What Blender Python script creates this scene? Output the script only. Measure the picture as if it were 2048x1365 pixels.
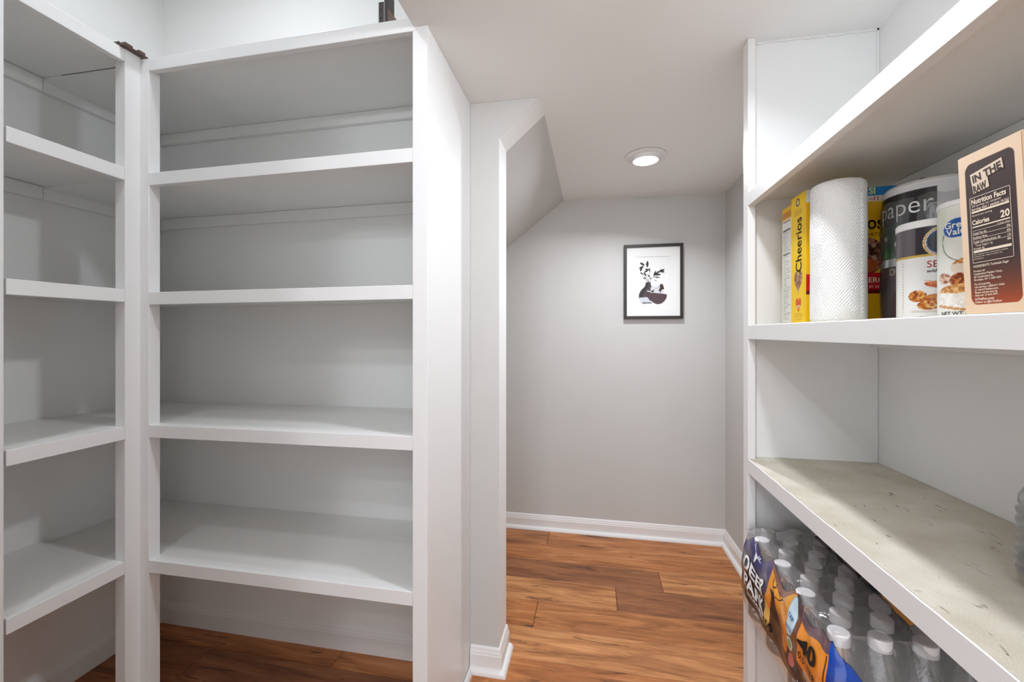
import bpy, bmesh, math, random
import numpy as np
from mathutils import Vector, Matrix

random.seed(7)
rng = np.random.default_rng(11)
for o in list(bpy.data.objects):
    bpy.data.objects.remove(o, do_unlink=True)
scn = bpy.context.scene
COL = scn.collection
PI = math.pi

# ------------------------------------------------------------------ camera
cam_d = bpy.data.cameras.new('camera')
cam = bpy.data.objects.new('camera', cam_d)
COL.objects.link(cam)
cam.location = (0, 0, 1.22)
cam.rotation_euler = (PI / 2, 0, math.radians(10.85))
cam_d.sensor_fit = 'HORIZONTAL'
cam_d.sensor_width = 36.0
cam_d.lens = 853.0 / 2048.0 * 36.0
cam_d.shift_y = -17.1 / 2048.0
cam_d.clip_start = 0.01
cam_d.clip_end = 60
scn.camera = cam

# ------------------------------------------------------------------ world, lights, exposure
world = bpy.data.worlds.new('world')
scn.world = world
world.use_nodes = True
bg = world.node_tree.nodes['Background']
bg.inputs[0].default_value = (0.97, 1.0, 1.05, 1)
bg.inputs[1].default_value = 1.2

scn.view_settings.view_transform = 'Standard'
scn.view_settings.look = 'None'
scn.view_settings.gamma = 1.0
scn.view_settings.use_curve_mapping = False
scn.view_settings.exposure = 0.65


def lamp(name, loc, watts, size, color=(0.955, 1.0, 1.07), spread=170, rot=(0, 0, 0)):
    l = bpy.data.lights.new(name, 'AREA')
    l.shape = 'DISK'
    l.size = size
    l.energy = watts
    l.color = color
    l.spread = math.radians(spread)
    o = bpy.data.objects.new(name, l)
    COL.objects.link(o)
    o.location = loc
    o.rotation_euler = rot
    return o


lamp('downlight_alcove', (0.232, 2.062, 2.014), 9.5, 0.10, spread=160, rot=(math.radians(-10), math.radians(8), 0))
# swivel downlights and one added fill light: each is aimed, rot turns the downward beam
lamp('downlight_pantry', (0.23, 0.84, 2.030), 4.4, 0.10, rot=(0.0, math.radians(20), 0))
lamp('downlight_doorway', (-0.383, -0.32, 2.044), 2.5, 0.08, rot=(math.radians(38), 0, 0))
lamp('downlight_hall', (-0.21, -0.87, 2.044), 2.5, 0.08, rot=(math.radians(38), 0, 0))
lamp('downlight_hall', (-0.07, -1.39, 2.044), 2.5, 0.08, rot=(math.radians(38), 0, 0))
lamp('light_high', (-1.12, 0.95, 2.74), 2.6, 0.13)
lamp('light_high', (-0.95, -0.08, 2.74), 2.4, 0.13)  # added fill light, out of view, to brighten the left and back shelf fronts

# ------------------------------------------------------------------ materials


def lin(c):
    return tuple(((v / 255.0) / 12.92 if v / 255.0 <= 0.04045 else ((v / 255.0 + 0.055) / 1.055) ** 2.4) for v in c)


MATS = {}


def mat(name, rgb, rough=0.5, spec=0.5, metal=0.0, bump=0.0, bscale=200.0, var=0.0, vscale=6.0, alpha=1.0, linear=False):
    if name in MATS:
        return MATS[name]
    m = bpy.data.materials.new(name)
    m.use_nodes = True
    nt = m.node_tree
    b = nt.nodes['Principled BSDF']
    c = rgb if linear else lin(rgb)
    b.inputs['Base Color'].default_value = (*c, 1)
    b.inputs['Roughness'].default_value = rough
    b.inputs['Specular IOR Level'].default_value = spec
    b.inputs['Metallic'].default_value = metal
    b.inputs['Alpha'].default_value = alpha
    tc = nt.nodes.new('ShaderNodeTexCoord')
    if bump > 0:
        n = nt.nodes.new('ShaderNodeTexNoise')
        n.inputs['Scale'].default_value = bscale
        n.inputs['Detail'].default_value = 3
        nt.links.new(tc.outputs['Object'], n.inputs['Vector'])
        bp = nt.nodes.new('ShaderNodeBump')
        bp.inputs['Strength'].default_value = bump
        bp.inputs['Distance'].default_value = 0.002
        nt.links.new(n.outputs['Fac'], bp.inputs['Height'])
        nt.links.new(bp.outputs['Normal'], b.inputs['Normal'])
    if var > 0:
        n = nt.nodes.new('ShaderNodeTexNoise')
        n.inputs['Scale'].default_value = vscale
        n.inputs['Detail'].default_value = 4
        nt.links.new(tc.outputs['Object'], n.inputs['Vector'])
        mr = nt.nodes.new('ShaderNodeMapRange')
        mr.inputs['From Min'].default_value = 0.3
        mr.inputs['From Max'].default_value = 0.7
        mr.inputs['To Min'].default_value = 1 - var
        mr.inputs['To Max'].default_value = 1 + var
        nt.links.new(n.outputs['Fac'], mr.inputs['Value'])
        mx = nt.nodes.new('ShaderNodeVectorMath')
        mx.operation = 'SCALE'
        mx.inputs[0].default_value = c
        nt.links.new(mr.outputs['Result'], mx.inputs['Scale'])
        nt.links.new(mx.outputs['Vector'], b.inputs['Base Color'])
    MATS[name] = m
    return m


TRIM = mat('white_trim_paint', (240, 240, 239), 0.32, 0.5, bump=0.05, bscale=120, var=0.01)
SHELFP = mat('white_shelf_paint', (242, 242, 239), 0.38, 0.5, bump=0.06, bscale=90, var=0.015)
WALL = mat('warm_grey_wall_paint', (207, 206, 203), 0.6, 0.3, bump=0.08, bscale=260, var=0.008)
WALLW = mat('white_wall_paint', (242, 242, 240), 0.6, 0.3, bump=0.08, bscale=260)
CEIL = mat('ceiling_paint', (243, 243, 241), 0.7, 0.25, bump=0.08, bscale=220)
BROWN = mat('brown_steel', (96, 74, 62), 0.38, 0.5, metal=0.25, bump=0.05, bscale=300)
BROWND = mat('dark_brown_steel', (50, 42, 40), 0.4, 0.5, metal=0.25)
DARK = mat('dark_gap', (40, 36, 34), 0.8, 0.1)
FRAMEM = mat('dark_frame_wood', (46, 40, 38), 0.4, 0.5, bump=0.05, bscale=150)
MATBOARD = mat('white_mat_board', (240, 240, 238), 0.8, 0.2)
WHITEP = mat('white_print', (240, 240, 236), 0.6, 0.2)
CREAMP = mat('cream_print', (240, 222, 200), 0.6, 0.2)
BLACKP = mat('black_print', (34, 28, 26), 0.6, 0.2)
REDP = mat('red_print', (170, 45, 45), 0.6, 0.2)
TAN = mat('tan_carton', (226, 192, 158), 0.5, 0.3)
PLASTW = mat('white_plastic', (238, 238, 236), 0.35, 0.5)
CAPW = mat('white_bottle_cap', (236, 234, 234), 0.3, 0.5)
CARD = mat('raw_carton', (196, 182, 160), 0.8, 0.1)
YELL = mat('yellow_carton', (246, 204, 30), 0.4, 0.4)
DIRT = mat('dark_smudge', (60, 54, 46), 0.8, 0.1)


def emis(name, rgb, s):
    m = bpy.data.materials.new(name)
    m.use_nodes = True
    b = m.node_tree.nodes['Principled BSDF']
    b.inputs['Base Color'].default_value = (0.9, 0.9, 0.9, 1)
    b.inputs['Emission Color'].default_value = (*rgb, 1)
    b.inputs['Emission Strength'].default_value = s
    return m


LENS = emis('lit_lamp_lens', (1, 0.98, 0.95), 9.0)


def attr_mat(name, rough=0.45, spec=0.4, bump=0.0, bscale=60, coat=0.0):
    m = bpy.data.materials.new(name)
    m.use_nodes = True
    nt = m.node_tree
    b = nt.nodes['Principled BSDF']
    a = nt.nodes.new('ShaderNodeAttribute')
    a.attribute_name = 'Col'
    nt.links.new(a.outputs['Color'], b.inputs['Base Color'])
    b.inputs['Roughness'].default_value = rough
    b.inputs['Specular IOR Level'].default_value = spec
    b.inputs['Coat Weight'].default_value = coat
    b.inputs['Coat Roughness'].default_value = 0.08
    if bump:
        tc = nt.nodes.new('ShaderNodeTexCoord')
        n = nt.nodes.new('ShaderNodeTexNoise')
        n.inputs['Scale'].default_value = bscale
        n.inputs['Detail'].default_value = 2
        nt.links.new(tc.outputs['Object'], n.inputs['Vector'])
        bp = nt.nodes.new('ShaderNodeBump')
        bp.inputs['Strength'].default_value = bump
        bp.inputs['Distance'].default_value = 0.004
        nt.links.new(n.outputs['Fac'], bp.inputs['Height'])
        nt.links.new(bp.outputs['Normal'], b.inputs['Normal'])
    return m


PRINT = attr_mat('printed_carton', 0.42, 0.4)
PRINTG = attr_mat('printed_glossy_label', 0.3, 0.5)
PRINTF = attr_mat('printed_film', 0.22, 0.5, bump=0.25, bscale=45, coat=0.5)
PAPERM = attr_mat('art_paper', 0.8, 0.2)


def clear_mat(name, tint, base, alpha_face, gloss_rough, bump=0.0, bscale=40, glossy=0.12):
    """thin clear plastic: mostly see-through, a little milky, shiny"""
    m = bpy.data.materials.new(name)
    m.use_nodes = True
    nt = m.node_tree
    nt.nodes.clear()
    out = nt.nodes.new('ShaderNodeOutputMaterial')
    tr = nt.nodes.new('ShaderNodeBsdfTransparent')
    tr.inputs[0].default_value = (*tint, 1)
    df = nt.nodes.new('ShaderNodeBsdfDiffuse')
    df.inputs[0].default_value = (*base, 1)
    gl = nt.nodes.new('ShaderNodeBsdfGlossy')
    gl.inputs['Roughness'].default_value = gloss_rough
    gl.inputs[0].default_value = (1, 1, 1, 1)
    m1 = nt.nodes.new('ShaderNodeMixShader')
    m1.inputs[0].default_value = alpha_face
    nt.links.new(tr.outputs[0], m1.inputs[1])
    nt.links.new(df.outputs[0], m1.inputs[2])
    fr = nt.nodes.new('ShaderNodeFresnel')
    fr.inputs['IOR'].default_value = 1.45
    ad = nt.nodes.new('ShaderNodeMath')
    ad.operation = 'MULTIPLY_ADD'
    ad.inputs[1].default_value = 0.9
    ad.inputs[2].default_value = glossy
    ad.use_clamp = True
    nt.links.new(fr.outputs[0], ad.inputs[0])
    m2 = nt.nodes.new('ShaderNodeMixShader')
    nt.links.new(ad.outputs[0], m2.inputs[0])
    nt.links.new(m1.outputs[0], m2.inputs[1])
    nt.links.new(gl.outputs[0], m2.inputs[2])
    if bump:
        tc = nt.nodes.new('ShaderNodeTexCoord')
        n = nt.nodes.new('ShaderNodeTexNoise')
        n.inputs['Scale'].default_value = bscale
        n.inputs['Detail'].default_value = 3
        n.inputs['Distortion'].default_value = 1.0
        nt.links.new(tc.outputs['Object'], n.inputs['Vector'])
        bp = nt.nodes.new('ShaderNodeBump')
        bp.inputs['Strength'].default_value = bump
        bp.inputs['Distance'].default_value = 0.006
        nt.links.new(n.outputs['Fac'], bp.inputs['Height'])
        nt.links.new(bp.outputs['Normal'], gl.inputs['Normal'])
        nt.links.new(bp.outputs['Normal'], fr.inputs['Normal'])
    nt.links.new(m2.outputs[0], out.inputs[0])
    return m


BOTTLE = clear_mat('clear_bottle_plastic', (0.955, 0.955, 0.955), (0.8, 0.79, 0.79), 0.11, 0.08, glossy=0.02)
FILM = clear_mat('clear_shrink_film', (0.97, 0.965, 0.965), (0.8, 0.77, 0.77), 0.14, 0.12, bump=0.5, bscale=28, glossy=0.03)
JARCLEAR = clear_mat('clear_ribbed_plastic', (0.96, 0.96, 0.94), (0.88, 0.87, 0.84), 0.2, 0.05, glossy=0.06)
WRAP = clear_mat('clear_crinkled_wrap', (0.97, 0.97, 0.97), (0.75, 0.75, 0.75), 0.06, 0.14, bump=0.7, bscale=38, glossy=0.03)


def wood_mat(i):
    m = bpy.data.materials.new('wood_plank_%s' % 'abcdefgh'[i])
    m.use_nodes = True
    nt = m.node_tree
    b = nt.nodes['Principled BSDF']
    tc = nt.nodes.new('ShaderNodeTexCoord')
    oi = nt.nodes.new('ShaderNodeObjectInfo')
    off = nt.nodes.new('ShaderNodeVectorMath')
    off.operation = 'MULTIPLY_ADD'
    off.inputs[1].default_value = (1, 1, 1)
    sc = nt.nodes.new('ShaderNodeVectorMath')
    sc.operation = 'SCALE'
    sc.inputs[0].default_value = (13.0, 7.0, 3.0)
    nt.links.new(oi.outputs['Random'], sc.inputs['Scale'])
    nt.links.new(tc.outputs['Object'], off.inputs[0])
    nt.links.new(sc.outputs[0], off.inputs[2])

    def stretched(sx, sy):
        mp = nt.nodes.new('ShaderNodeMapping')
        mp.inputs['Scale'].default_value = (sx, sy, 1)
        nt.links.new(off.outputs[0], mp.inputs['Vector'])
        return mp
    # broad tone bands along the plank
    n1 = nt.nodes.new('ShaderNodeTexNoise')
    n1.inputs['Scale'].default_value = 1.0
    n1.inputs['Detail'].default_value = 8
    n1.inputs['Roughness'].default_value = 0.6
    n1.inputs['Distortion'].default_value = 1.1
    nt.links.new(stretched(2.6, 20).outputs[0], n1.inputs['Vector'])
    # fine grain
    n2 = nt.nodes.new('ShaderNodeTexNoise')
    n2.inputs['Scale'].default_value = 1.0
    n2.inputs['Detail'].default_value = 4
    nt.links.new(stretched(14, 260).outputs[0], n2.inputs['Vector'])
    # dark streaks and knots
    n3 = nt.nodes.new('ShaderNodeTexNoise')
    n3.inputs['Scale'].default_value = 1.0
    n3.inputs['Detail'].default_value = 9
    n3.inputs['Roughness'].default_value = 0.65
    n3.inputs['Distortion'].default_value = 0.9
    nt.links.new(stretched(3.6, 34).outputs[0], n3.inputs['Vector'])
    cr = nt.nodes.new('ShaderNodeValToRGB')
    base = [((118, 72, 42), (160, 103, 60), (190, 130, 82)),
            ((132, 84, 50), (180, 122, 76), (206, 150, 100)),
            ((98, 60, 40), (138, 88, 56), (164, 110, 72)),
            ((124, 74, 42), (170, 108, 62), (196, 136, 88))][i % 4]
    e = cr.color_ramp.elements
    e[0].position = 0.3
    e[0].color = (*[1.2 * q for q in lin(base[0])], 1)
    e[1].position = 0.7
    e[1].color = (*[1.2 * q for q in lin(base[2])], 1)
    mid = e.new(0.5)
    mid.color = (*[1.2 * q for q in lin(base[1])], 1)
    nt.links.new(n1.outputs['Fac'], cr.inputs[0])
    mr = nt.nodes.new('ShaderNodeMapRange')
    mr.inputs['From Min'].default_value = 0.3
    mr.inputs['From Max'].default_value = 0.7
    mr.inputs['To Min'].default_value = 0.86
    mr.inputs['To Max'].default_value = 1.1
    nt.links.new(n2.outputs['Fac'], mr.inputs['Value'])
    s1 = nt.nodes.new('ShaderNodeVectorMath')
    s1.operation = 'SCALE'
    nt.links.new(cr.outputs['Color'], s1.inputs[0])
    nt.links.new(mr.outputs[0], s1.inputs['Scale'])
    cr3 = nt.nodes.new('ShaderNodeMapRange')
    cr3.inputs['From Min'].default_value = 0.59
    cr3.inputs['From Max'].default_value = 0.665
    cr3.inputs['To Min'].default_value = 0.0
    cr3.inputs['To Max'].default_value = 0.75
    nt.links.new(n3.outputs['Fac'], cr3.inputs['Value'])
    mx = nt.nodes.new('ShaderNodeMix')
    mx.data_type = 'RGBA'
    nt.links.new(cr3.outputs[0], mx.inputs['Factor'])
    nt.links.new(s1.outputs[0], mx.inputs['A'])
    mx.inputs['B'].default_value = (*lin((66, 38, 24)), 1)
    nt.links.new(mx.outputs['Result'], b.inputs['Base Color'])
    b.inputs['Roughness'].default_value = 0.42
    b.inputs['Specular IOR Level'].default_value = 0.35
    bp = nt.nodes.new('ShaderNodeBump')
    bp.inputs['Strength'].default_value = 0.12
    bp.inputs['Distance'].default_value = 0.001
    nt.links.new(n2.outputs['Fac'], bp.inputs['Height'])
    nt.links.new(bp.outputs['Normal'], b.inputs['Normal'])
    return m


WOODS = [wood_mat(i) for i in range(4)]


def liner_mat():
    """worn textured shelf liner: weave relief, stray marks and one yellow stain"""
    m = bpy.data.materials.new('worn_shelf_liner')
    m.use_nodes = True
    nt = m.node_tree
    b = nt.nodes['Principled BSDF']
    tc = nt.nodes.new('ShaderNodeTexCoord')
    n = nt.nodes.new('ShaderNodeTexNoise')
    n.inputs['Scale'].default_value = 9
    n.inputs['Detail'].default_value = 5
    nt.links.new(tc.outputs['Object'], n.inputs['Vector'])
    cr = nt.nodes.new('ShaderNodeValToRGB')
    cr.color_ramp.elements[0].position = 0.35
    cr.color_ramp.elements[0].color = (*lin((196, 188, 170)), 1)
    cr.color_ramp.elements[1].position = 0.65
    cr.color_ramp.elements[1].color = (*lin((214, 208, 194)), 1)
    nt.links.new(n.outputs['Fac'], cr.inputs[0])
    # scuff marks
    mp = nt.nodes.new('ShaderNodeMapping')
    mp.inputs['Scale'].default_value = (60, 22, 1)
    mp.inputs['Rotation'].default_value = (0, 0, 0.5)
    nt.links.new(tc.outputs['Object'], mp.inputs['Vector'])
    n2 = nt.nodes.new('ShaderNodeTexNoise')
    n2.inputs['Scale'].default_value = 1.0
    n2.inputs['Detail'].default_value = 5
    n2.inputs['Distortion'].default_value = 1.5
    nt.links.new(mp.outputs[0], n2.inputs['Vector'])
    mr = nt.nodes.new('ShaderNodeMapRange')
    mr.inputs['From Min'].default_value = 0.655
    mr.inputs['From Max'].default_value = 0.73
    mr.inputs['To Max'].default_value = 0.85
    nt.links.new(n2.outputs['Fac'], mr.inputs['Value'])
    mx = nt.nodes.new('ShaderNodeMix')
    mx.data_type = 'RGBA'
    nt.links.new(mr.outputs[0], mx.inputs['Factor'])
    nt.links.new(cr.outputs[0], mx.inputs['A'])
    mx.inputs['B'].default_value = (*lin((92, 84, 70)), 1)
    # stain
    mp2 = nt.nodes.new('ShaderNodeMapping')
    mp2.inputs['Location'].default_value = (-0.592 * 14, -0.855 * 9, 0)
    mp2.inputs['Scale'].default_value = (14, 9, 0)
    nt.links.new(tc.outputs['Object'], mp2.inputs['Vector'])
    gr = nt.nodes.new('ShaderNodeTexGradient')
    gr.gradient_type = 'SPHERICAL'
    nt.links.new(mp2.outputs[0], gr.inputs['Vector'])
    mul = nt.nodes.new('ShaderNodeMath')
    mul.operation = 'MULTIPLY'
    mul.inputs[1].default_value = 1.6
    mul.use_clamp = True
    nt.links.new(gr.outputs['Fac'], mul.inputs[0])
    mx2 = nt.nodes.new('ShaderNodeMix')
    mx2.data_type = 'RGBA'
    nt.links.new(mul.outputs[0], mx2.inputs['Factor'])
    nt.links.new(mx.outputs['Result'], mx2.inputs['A'])
    mx2.inputs['B'].default_value = (*lin((176, 160, 112)), 1)
    nt.links.new(mx2.outputs['Result'], b.inputs['Base Color'])
    b.inputs['Roughness'].default_value = 0.75
    w = nt.nodes.new('ShaderNodeTexNoise')
    w.inputs['Scale'].default_value = 420
    nt.links.new(tc.outputs['Object'], w.inputs['Vector'])
    bp = nt.nodes.new('ShaderNodeBump')
    bp.inputs['Strength'].default_value = 0.8
    bp.inputs['Distance'].default_value = 0.002
    nt.links.new(w.outputs['Fac'], bp.inputs['Height'])
    nt.links.new(bp.outputs['Normal'], b.inputs['Normal'])
    return m


LINER = liner_mat()


def towel_mat():
    m = bpy.data.materials.new('embossed_paper_towel')
    m.use_nodes = True
    nt = m.node_tree
    b = nt.nodes['Principled BSDF']
    b.inputs['Base Color'].default_value = (*lin((240, 241, 239)), 1)
    b.inputs['Roughness'].default_value = 0.9
    b.inputs['Specular IOR Level'].default_value = 0.1
    uv = nt.nodes.new('ShaderNodeUVMap')
    sep = nt.nodes.new('ShaderNodeSeparateXYZ')
    nt.links.new(uv.outputs[0], sep.inputs[0])

    def tri(sock, k):
        a = nt.nodes.new('ShaderNodeMath')
        a.operation = 'MULTIPLY'
        a.inputs[1].default_value = k
        nt.links.new(sock, a.inputs[0])
        p = nt.nodes.new('ShaderNodeMath')
        p.operation = 'PINGPONG'
        p.inputs[1].default_value = 1.0
        nt.links.new(a.outputs[0], p.inputs[0])
        return p.outputs[0]
    s = nt.nodes.new('ShaderNodeMath')
    s.operation = 'ADD'
    nt.links.new(tri(sep.outputs[0], 1 / 0.026), s.inputs[0])
    nt.links.new(tri(sep.outputs[1], 1 / 0.034), s.inputs[1])
    k = nt.nodes.new('ShaderNodeMath')
    k.operation = 'MULTIPLY'
    k.inputs[1].default_value = 2 * PI * 4.5
    nt.links.new(s.outputs[0], k.inputs[0])
    sn = nt.nodes.new('ShaderNodeMath')
    sn.operation = 'SINE'
    nt.links.new(k.outputs[0], sn.inputs[0])
    bp = nt.nodes.new('ShaderNodeBump')
    bp.inputs['Strength'].default_value = 0.42
    bp.inputs['Distance'].default_value = 0.001
    nt.links.new(sn.outputs[0], bp.inputs['Height'])
    nt.links.new(bp.outputs['Normal'], b.inputs['Normal'])
    return m


TOWEL = towel_mat()

# ------------------------------------------------------------------ builders
ORG = {}


def thing(name, label, cat, loc, group=None):
    o = bpy.data.objects.new(name, None)
    o.empty_display_size = 0.03
    COL.objects.link(o)
    o.location = loc
    o['label'] = label
    o['category'] = cat
    if group:
        o['group'] = group
    ORG[o.name] = Vector(loc)
    return o


def link(name, me, m, parent=None, smooth=False):
    """mesh given in world coordinates; its origin goes to the root's origin"""
    if m is not None:
        me.materials.append(m)
    o = bpy.data.objects.new(name, me)
    COL.objects.link(o)
    org = Vector((0, 0, 0))
    if parent is not None:
        org = ORG[parent.name]
        o.parent = parent
        me.transform(Matrix.Translation(-org))
    ORG[o.name] = org
    if smooth:
        for p in me.polygons:
            p.use_smooth = True
    return o


def bmobj(name, bm, m, parent=None, smooth=False):
    bmesh.ops.recalc_face_normals(bm, faces=bm.faces)
    me = bpy.data.meshes.new(name)
    bm.to_mesh(me)
    bm.free()
    return link(name, me, m, parent, smooth)


def hexa(bm, p):
    """p: 8 points, bottom ring (4) then top ring (4)"""
    v = [bm.verts.new(q) for q in p]
    fs = [(3, 2, 1, 0), (4, 5, 6, 7), (0, 1, 5, 4), (1, 2, 6, 5), (2, 3, 7, 6), (3, 0, 4, 7)]
    return [bm.faces.new([v[i] for i in f]) for f in fs]


def bx(bm, x0, x1, y0, y1, z0, z1):
    return hexa(bm, [(x0, y0, z0), (x1, y0, z0), (x1, y1, z0), (x0, y1, z0),
                     (x0, y0, z1), (x1, y0, z1), (x1, y1, z1), (x0, y1, z1)])


def bevel(bm, w=0.0015, seg=2):
    bmesh.ops.bevel(bm, geom=list(bm.edges), offset=w, segments=seg, affect='EDGES', profile=0.5, clamp_overlap=True)


def box(name, x0, x1, y0, y1, z0, z1, m, parent=None, bv=0.0015, seg=2):
    bm = bmesh.new()
    bx(bm, x0, x1, y0, y1, z0, z1)
    if bv:
        bevel(bm, bv, seg)
    return bmobj(name, bm, m, parent)


def hx(name, pts, m, parent=None, bv=0.0015):
    bm = bmesh.new()
    hexa(bm, pts)
    if bv:
        bevel(bm, bv, 2)
    return bmobj(name, bm, m, parent)


def prism(name, pts, y0, y1, m, parent=None, axis='Y', bv=0):
    """extrude a 2-D outline: axis Y -> pts are (x,z); axis Z -> (x,y); axis X -> (y,z)"""
    bm = bmesh.new()
    f = {'Y': lambda a, b, t: (a, t, b), 'Z': lambda a, b, t: (a, b, t), 'X': lambda a, b, t: (t, a, b)}[axis]
    A = [bm.verts.new(f(a, b, y0)) for a, b in pts]
    B = [bm.verts.new(f(a, b, y1)) for a, b in pts]
    bm.faces.new(A)
    bm.faces.new(B[::-1])
    n = len(pts)
    for i in range(n):
        bm.faces.new([A[i], A[(i + 1) % n], B[(i + 1) % n], B[i]])
    if bv:
        bevel(bm, bv, 2)
    return bmobj(name, bm, m, parent)


def lathe_mesh(name, prof, n=32, center=(0, 0, 0), uv=False):
    """prof: list of (r, z); r = 0 closes with a fan"""
    verts, faces, rings = [], [], []
    cx, cy, cz = center
    for r, z in prof:
        if r <= 1e-6:
            rings.append([len(verts)])
            verts.append((cx, cy, cz + z))
        else:
            rings.append(list(range(len(verts), len(verts) + n)))
            for k in range(n):
                a = 2 * PI * k / n
                verts.append((cx + r * math.cos(a), cy + r * math.sin(a), cz + z))
    for A, B in zip(rings[:-1], rings[1:]):
        for k in range(n):
            k2 = (k + 1) % n
            if len(A) == 1 and len(B) == 1:
                continue
            if len(A) == 1:
                faces.append((A[0], B[k2], B[k]))
            elif len(B) == 1:
                faces.append((A[k], A[k2], B[0]))
            else:
                faces.append((A[k], A[k2], B[k2], B[k]))
    me = bpy.data.meshes.new(name)
    me.from_pydata(verts, [], faces)
    me.update()
    return me


def lathe(name, prof, m, parent=None, n=32, center=(0, 0, 0)):
    me = lathe_mesh(name, prof, n, center)
    o = link(name, me, m, parent)
    for p in me.polygons:
        p.use_smooth = True
    try:
        me.set_sharp_from_angle(angle=math.radians(40))
    except Exception:
        pass
    return o


# ---- prints -------------------------------------------------------
class Canvas:
    """colours (sRGB 0-255) on a grid of points u, v in metres"""

    def __init__(s, U, V, base):
        s.U, s.V = U, V
        s.c = np.empty((len(U), 3))
        s.c[:] = base

    def put(s, m, col, k=1.0):
        s.c[m] = s.c[m] * (1 - k) + np.array(col, float) * k

    def rect(s, x0, x1, y0, y1, col, k=1.0):
        s.put((s.U >= x0) & (s.U <= x1) & (s.V >= y0) & (s.V <= y1), col, k)

    def emask(s, cx, cy, rx, ry, ang=0.0):
        ca, sa = math.cos(ang), math.sin(ang)
        du, dv = s.U - cx, s.V - cy
        return ((du * ca + dv * sa) / rx) ** 2 + ((-du * sa + dv * ca) / ry) ** 2 <= 1

    def ell(s, cx, cy, rx, ry, col, ang=0.0, k=1.0):
        s.put(s.emask(cx, cy, rx, ry, ang), col, k)

    def leaf(s, cx, cy, L, W, ang, col):
        ca, sa = math.cos(ang), math.sin(ang)
        du, dv = s.U - cx, s.V - cy
        a = (du * ca + dv * sa) / (L / 2)
        b = (-du * sa + dv * ca) / (W / 2)
        s.put((np.abs(a) <= 1) & (np.abs(b) <= (1 - a * a)), col)

    def pmask(s, pts):
        ins = np.zeros(len(s.U), bool)
        n = len(pts)
        for i in range(n):
            x1, y1 = pts[i]
            x2, y2 = pts[(i + 1) % n]
            if y1 == y2:
                continue
            c = ((y1 > s.V) != (y2 > s.V)) & (s.U < (x2 - x1) * (s.V - y1) / (y2 - y1) + x1)
            ins ^= c
        return ins

    def poly(s, pts, col, k=1.0):
        s.put(s.pmask(pts), col, k)

    def line(s, x0, y0, x1, y1, w, col):
        d = np.array([x1 - x0, y1 - y0])
        L = float(np.hypot(*d))
        t = ((s.U - x0) * d[0] + (s.V - y0) * d[1]) / L / L
        e = np.abs((s.U - x0) * d[1] - (s.V - y0) * d[0]) / L
        s.put((t >= 0) & (t <= 1) & (e <= w / 2), col)

    def vgrad(s, m, y0, y1, c0, c1):
        t = np.clip((s.V - y0) / (y1 - y0), 0, 1)[:, None]
        g = np.array(c0, float) * (1 - t) + np.array(c1, float) * t
        s.c[m] = g[m]

    def crumbs(s, m, cols, r, n):
        idx = np.nonzero(m)[0]
        if len(idx) == 0:
            return
        for i in rng.choice(idx, min(n, len(idx))):
            q = m & ((s.U - s.U[i]) ** 2 + (s.V - s.V[i]) ** 2 < (r * (0.5 + rng.random())) ** 2)
            s.c[q] = cols[rng.integers(len(cols))]


def printed(name, w, h, nu, nv, mapper, paint, m, parent, base=(255, 255, 255)):
    """a printed sheet: grid of coloured points carried onto a surface by mapper(u, v)"""
    u = np.linspace(0, w, nu + 1)
    v = np.linspace(0, h, nv + 1)
    UU, VV = np.meshgrid(u, v)
    cv = Canvas(UU.ravel(), VV.ravel(), base)
    paint(cv)
    verts = [mapper(a, b) for a, b in zip(cv.U, cv.V)]
    faces = []
    for j in range(nv):
        for i in range(nu):
            a = j * (nu + 1) + i
            faces.append((a, a + 1, a + nu + 2, a + nu + 1))
    me = bpy.data.meshes.new(name)
    me.from_pydata(verts, [], faces)
    at = me.color_attributes.new('Col', 'FLOAT_COLOR', 'POINT')
    c = np.clip(cv.c, 0, 255) / 255.0
    c = np.where(c <= 0.04045, c / 12.92, ((c + 0.055) / 1.055) ** 2.4)
    at.data.foreach_set('color', np.concatenate([c, np.ones((len(c), 1))], 1).ravel().astype(np.float32))
    o = link(name, me, m, parent)
    for p in me.polygons:
        p.use_smooth = True
    return o


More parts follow.
